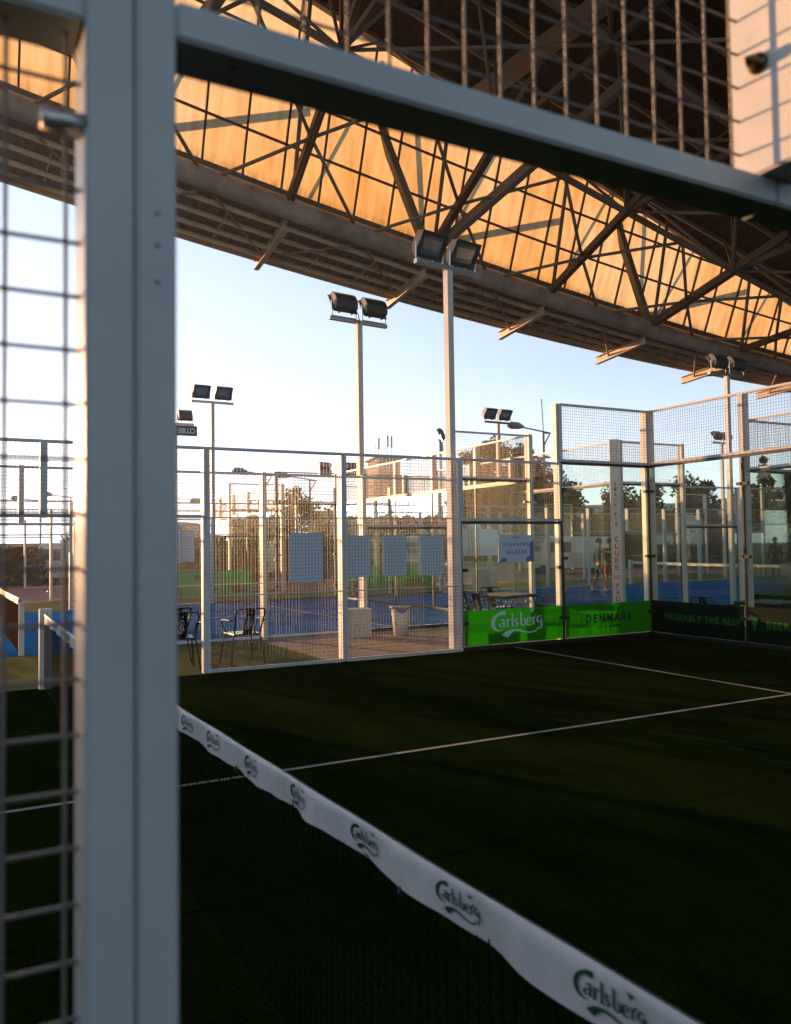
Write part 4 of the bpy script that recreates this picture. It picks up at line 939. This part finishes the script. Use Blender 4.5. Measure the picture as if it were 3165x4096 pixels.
# ------------------------------------------------------------------ vegetation
def leaf_cloud(centers, n, size, m, name, parent, flat=.8):
    mb = MB()
    for i in range(n):
        c, r_ = random.choice(centers); d = Vector((random.gauss(0, 1), random.gauss(0, 1), random.gauss(0, 1)*flat)).normalized()*r_*(random.random()**.4)
        p = Vector(c)+d; a = Vector((random.uniform(-1, 1), random.uniform(-1, 1), random.uniform(-.7, .7))).normalized(); b = a.orthogonal().normalized(); b = Matrix.Rotation(random.random()*6.3, 3, a) @ b
        s = size*random.uniform(.5, 1.3); mb.quad(p-a*s-b*s*.5, p+a*s*.2-b*s*.6, p+a*s, p+b*s*.6)
    return mb.build(name, m, parent)
def tree(x, y, h, r_, label, leaf='leaf1', shape='round', n=2600, sz=.16, base=.35, grp='trees beyond the courts'):
    T = empty('tree', (x, y, -.15)); tag(T, label, 'tree', grp); cs = []
    tk = MB().tube([(0, 0, 0), (.1, 0, h*.3), (-.05, .05, h*.6), (0, 0, h*.85)], .1, 8, rs=[h*.028, h*.02, h*.013, h*.004])
    for i in range(9):
        a = i*2.4+x; z0 = h*(base*.8+.06*i*.9); rr_ = r_*random.uniform(.45, .95)
        if shape == 'cone': rr_ = r_*(1-i/10)
        z1_ = min(h*.96, z0+h*.14); p = (rr_*.75*math.cos(a), rr_*.75*math.sin(a), z1_)
        tk.tube([(0, 0, z0*.9), (p[0]*.5, p[1]*.5, (z0+z1_)/2), p], .05, 5, rs=[h*.010, h*.007, h*.003]); cs.append((p, r_*random.uniform(.22, .40)*(1-i/14 if shape == 'cone' else 1)))
    if shape == 'round':
        for i in range(9): a = random.random()*6.3; q = random.random()*r_*.6; cs.append(((q*math.cos(a), q*math.sin(a), h*random.uniform(base+.2, .93)), r_*random.uniform(.22, .42)))
    else:
        for i in range(8): cs.append(((0, 0, h*(base+.05+(.92-base)*i/8)), r_*.55*(1-i/9)))
    tk.build('trunk', 'bark', T); leaf_cloud(cs, n, sz, leaf, 'crown', T)
def taz(az, d, ztop, r_, *a, **k): x, y = az_pt(az, d); tree(x, y, ztop+.15, r_, *a, **k)
def el_top(v, d, az): return CAM.z+d*math.tan(R(v))
D = 60
taz(22.0, 62, 6.1, 2.3, 'loose dark tree between the street lamps left of the middle post', n=1700)
taz(25.0, 70, 6.0, 1.7, 'narrow dark tree just left of the apartment tower', n=1300)
taz(34.4, 50, 8.1, 1.6, 'tall ragged tree at the left of the clump behind the tall mesh corner', leaf='leaf2')
taz(36.4, 52, 8.5, 2.6, 'widest tree of the clump behind the tall mesh corner', leaf='leaf2', n=3600)
taz(38.2, 56, 7.6, 2.6, 'right tree of the clump behind the tall mesh corner', n=3200)
taz(40.0, 54, 5.4, 2.2, 'low dark tree right of the slim street lamp', n=2500)
taz(42.4, 80, 5.6, 1.2, 'small pointed conifer left of the lettered post', shape='cone', base=.15, n=1400)
taz(44.6, 66, 6.3, 3.2, 'spreading pine left of the lettered post', n=3400, sz=.18)
taz(46.6, 75, 4.8, 2.2, 'low tree right of the lettered post')
taz(48.3, 62, 6.8, 2.3, 'tall dark tree behind the glass corner of the dark court', n=3000)
taz(51.3, 95, 6.5, 3.4, 'rounded pale tree seen through the right glass', leaf='leaf3', sz=.2)
taz(52.5, 60, 7.8, 1.9, 'ragged pine with bare sides behind the small far floodlight', shape='cone', base=.3, n=2200)
taz(56.0, 60, 7.6, 3.2, 'dark tree at the far right edge', n=3200)
taz(49.8, 100, 5.2, 3.4, 'hazy distant tree low through the right glass', leaf='leaf3', sz=.22)
taz(14.2, 72, 3.4, 2.8, 'olive bush tree in front of the arched hangar', leaf='leaf3', base=.15)
taz(8.0, 80, 3.6, 3.0, 'dark bushy tree near the left van', base=.15)
for i, az in enumerate((20.0, 24.2, 28.0, 31.5)):
    taz(az, 48, 3.6+.3*(i % 2), 2.4, ['low olive tree behind the far glass, left of the largest banner', 'low olive tree behind the largest banner', 'low olive tree below the apartment tower', 'low olive tree right of the apartment tower'][i], leaf='leaf3', base=.12, n=2400)
# hedges
def hedge(az0, az1, d, h, label, leaf='leaf1', n=7000, big=1, pts=None):
    xa, ya, xb, yb = pts or (*az_pt(az0, d), *az_pt(az1, d)); T = empty('hedge', (xa, ya, -.15)); tag(T, label, 'hedge')
    mb = MB(); v = Vector((xb-xa, yb-ya, 0)); nn = Vector((-v.y, v.x, 0)).normalized()
    for i in range(n):
        t = random.random(); z = random.random()**.7*h*(1+.18*noise.noise(Vector((t*20, az0, 0)))); p = v*t+nn*random.uniform(-.7, .7)*(1-.4*z/h)+Vector((0, 0, z))
        a = Vector((random.uniform(-1, 1), random.uniform(-1, 1), random.uniform(-.8, .8))).normalized(); b = a.orthogonal().normalized(); s = random.uniform(.07, .17)*big
        mb.quad(p-a*s-b*s*.6, p+a*s-b*s*.6, p+a*s+b*s*.6, p-a*s+b*s*.6)
    mb.build('foliage', leaf, T); st = MB()
    for i in range(14): q = v*((i+.5)/14); st.tube([q, q+Vector((0, 0, h*.6))], .04, 5)
    st.build('stems', 'bark', T)
hedge(-2, 10, 44, 1.9, 'dark clipped hedge behind the left doorway', n=9000)
hedge(11, 33, 41.5, 2.2, 'long olive hedge behind the far courts in the middle', 'leaf3', n=14000)
hedge(33.2, 58, 58, 3.0, 'olive hedge beyond the players and the clay', 'leaf3', n=16000, big=1.5)
hedge(46, 66, 110, 6.0, 'far wooded belt on the horizon at the right', 'leaf2', n=9000, big=3.5)
hedge(100, 150, 62, 11.0, 'unseen tree belt added behind the camera to dim reflected sky', 'leaf2', n=9000, big=6)  # two belts added out of view to keep low sky glare off the glass
hedge(150, 205, 62, 9.0, 'second unseen tree belt added behind the camera to dim reflected sky', 'leaf2', n=9000, big=6)
hx, hy = math.sin(R(SUN_AZ)), math.cos(R(SUN_AZ))
hedge(0, 0, 0, 8.4, 'unseen tree belt added left of the setting sun to shade the near court', 'leaf1', n=14000, big=5.5, pts=(80*hx-62*hy, 80*hy+62*hx, 80*hx+3.0*hy, 80*hy-3.0*hx))  # added out of view to block the sun from the net and near turf

for i, (a0, a1, lab) in enumerate(((-115, -42, 'unseen tree belt far left, made tall to dim reflected sky'), (-42, -20, 'dark tree belt under the setting sun'), (-20, -3, 'dark tree belt left of the hedge'))):
    hedge(a0, a1, 85, 11.0 if i == 0 else 4.6, lab, 'leaf2', n=9000 if i == 0 else 5000, big=6 if i == 0 else 4)  # far left belt raised to block bright sky mirrored in the glass

# ------------------------------------------------------------------ thin haze volume added in place of the backlit glow
hz = MB().box((-130, -90, -1.2), (330, 330, 34)).build('haze', 'glass'); tag(hz, kind='stuff')
m = bpy.data.materials.new('haze'); m.use_nodes = True; t = m.node_tree; t.nodes.clear(); o_ = t.nodes.new('ShaderNodeOutputMaterial')
pv = t.nodes.new('ShaderNodeVolumePrincipled'); pv.inputs['Color'].default_value = (.95, .93, .9, 1); pv.inputs['Density'].default_value = .0006; pv.inputs['Anisotropy'].default_value = .6
t.links.new(pv.outputs[0], o_.inputs['Volume']); hz.data.materials.clear(); hz.data.materials.append(m)
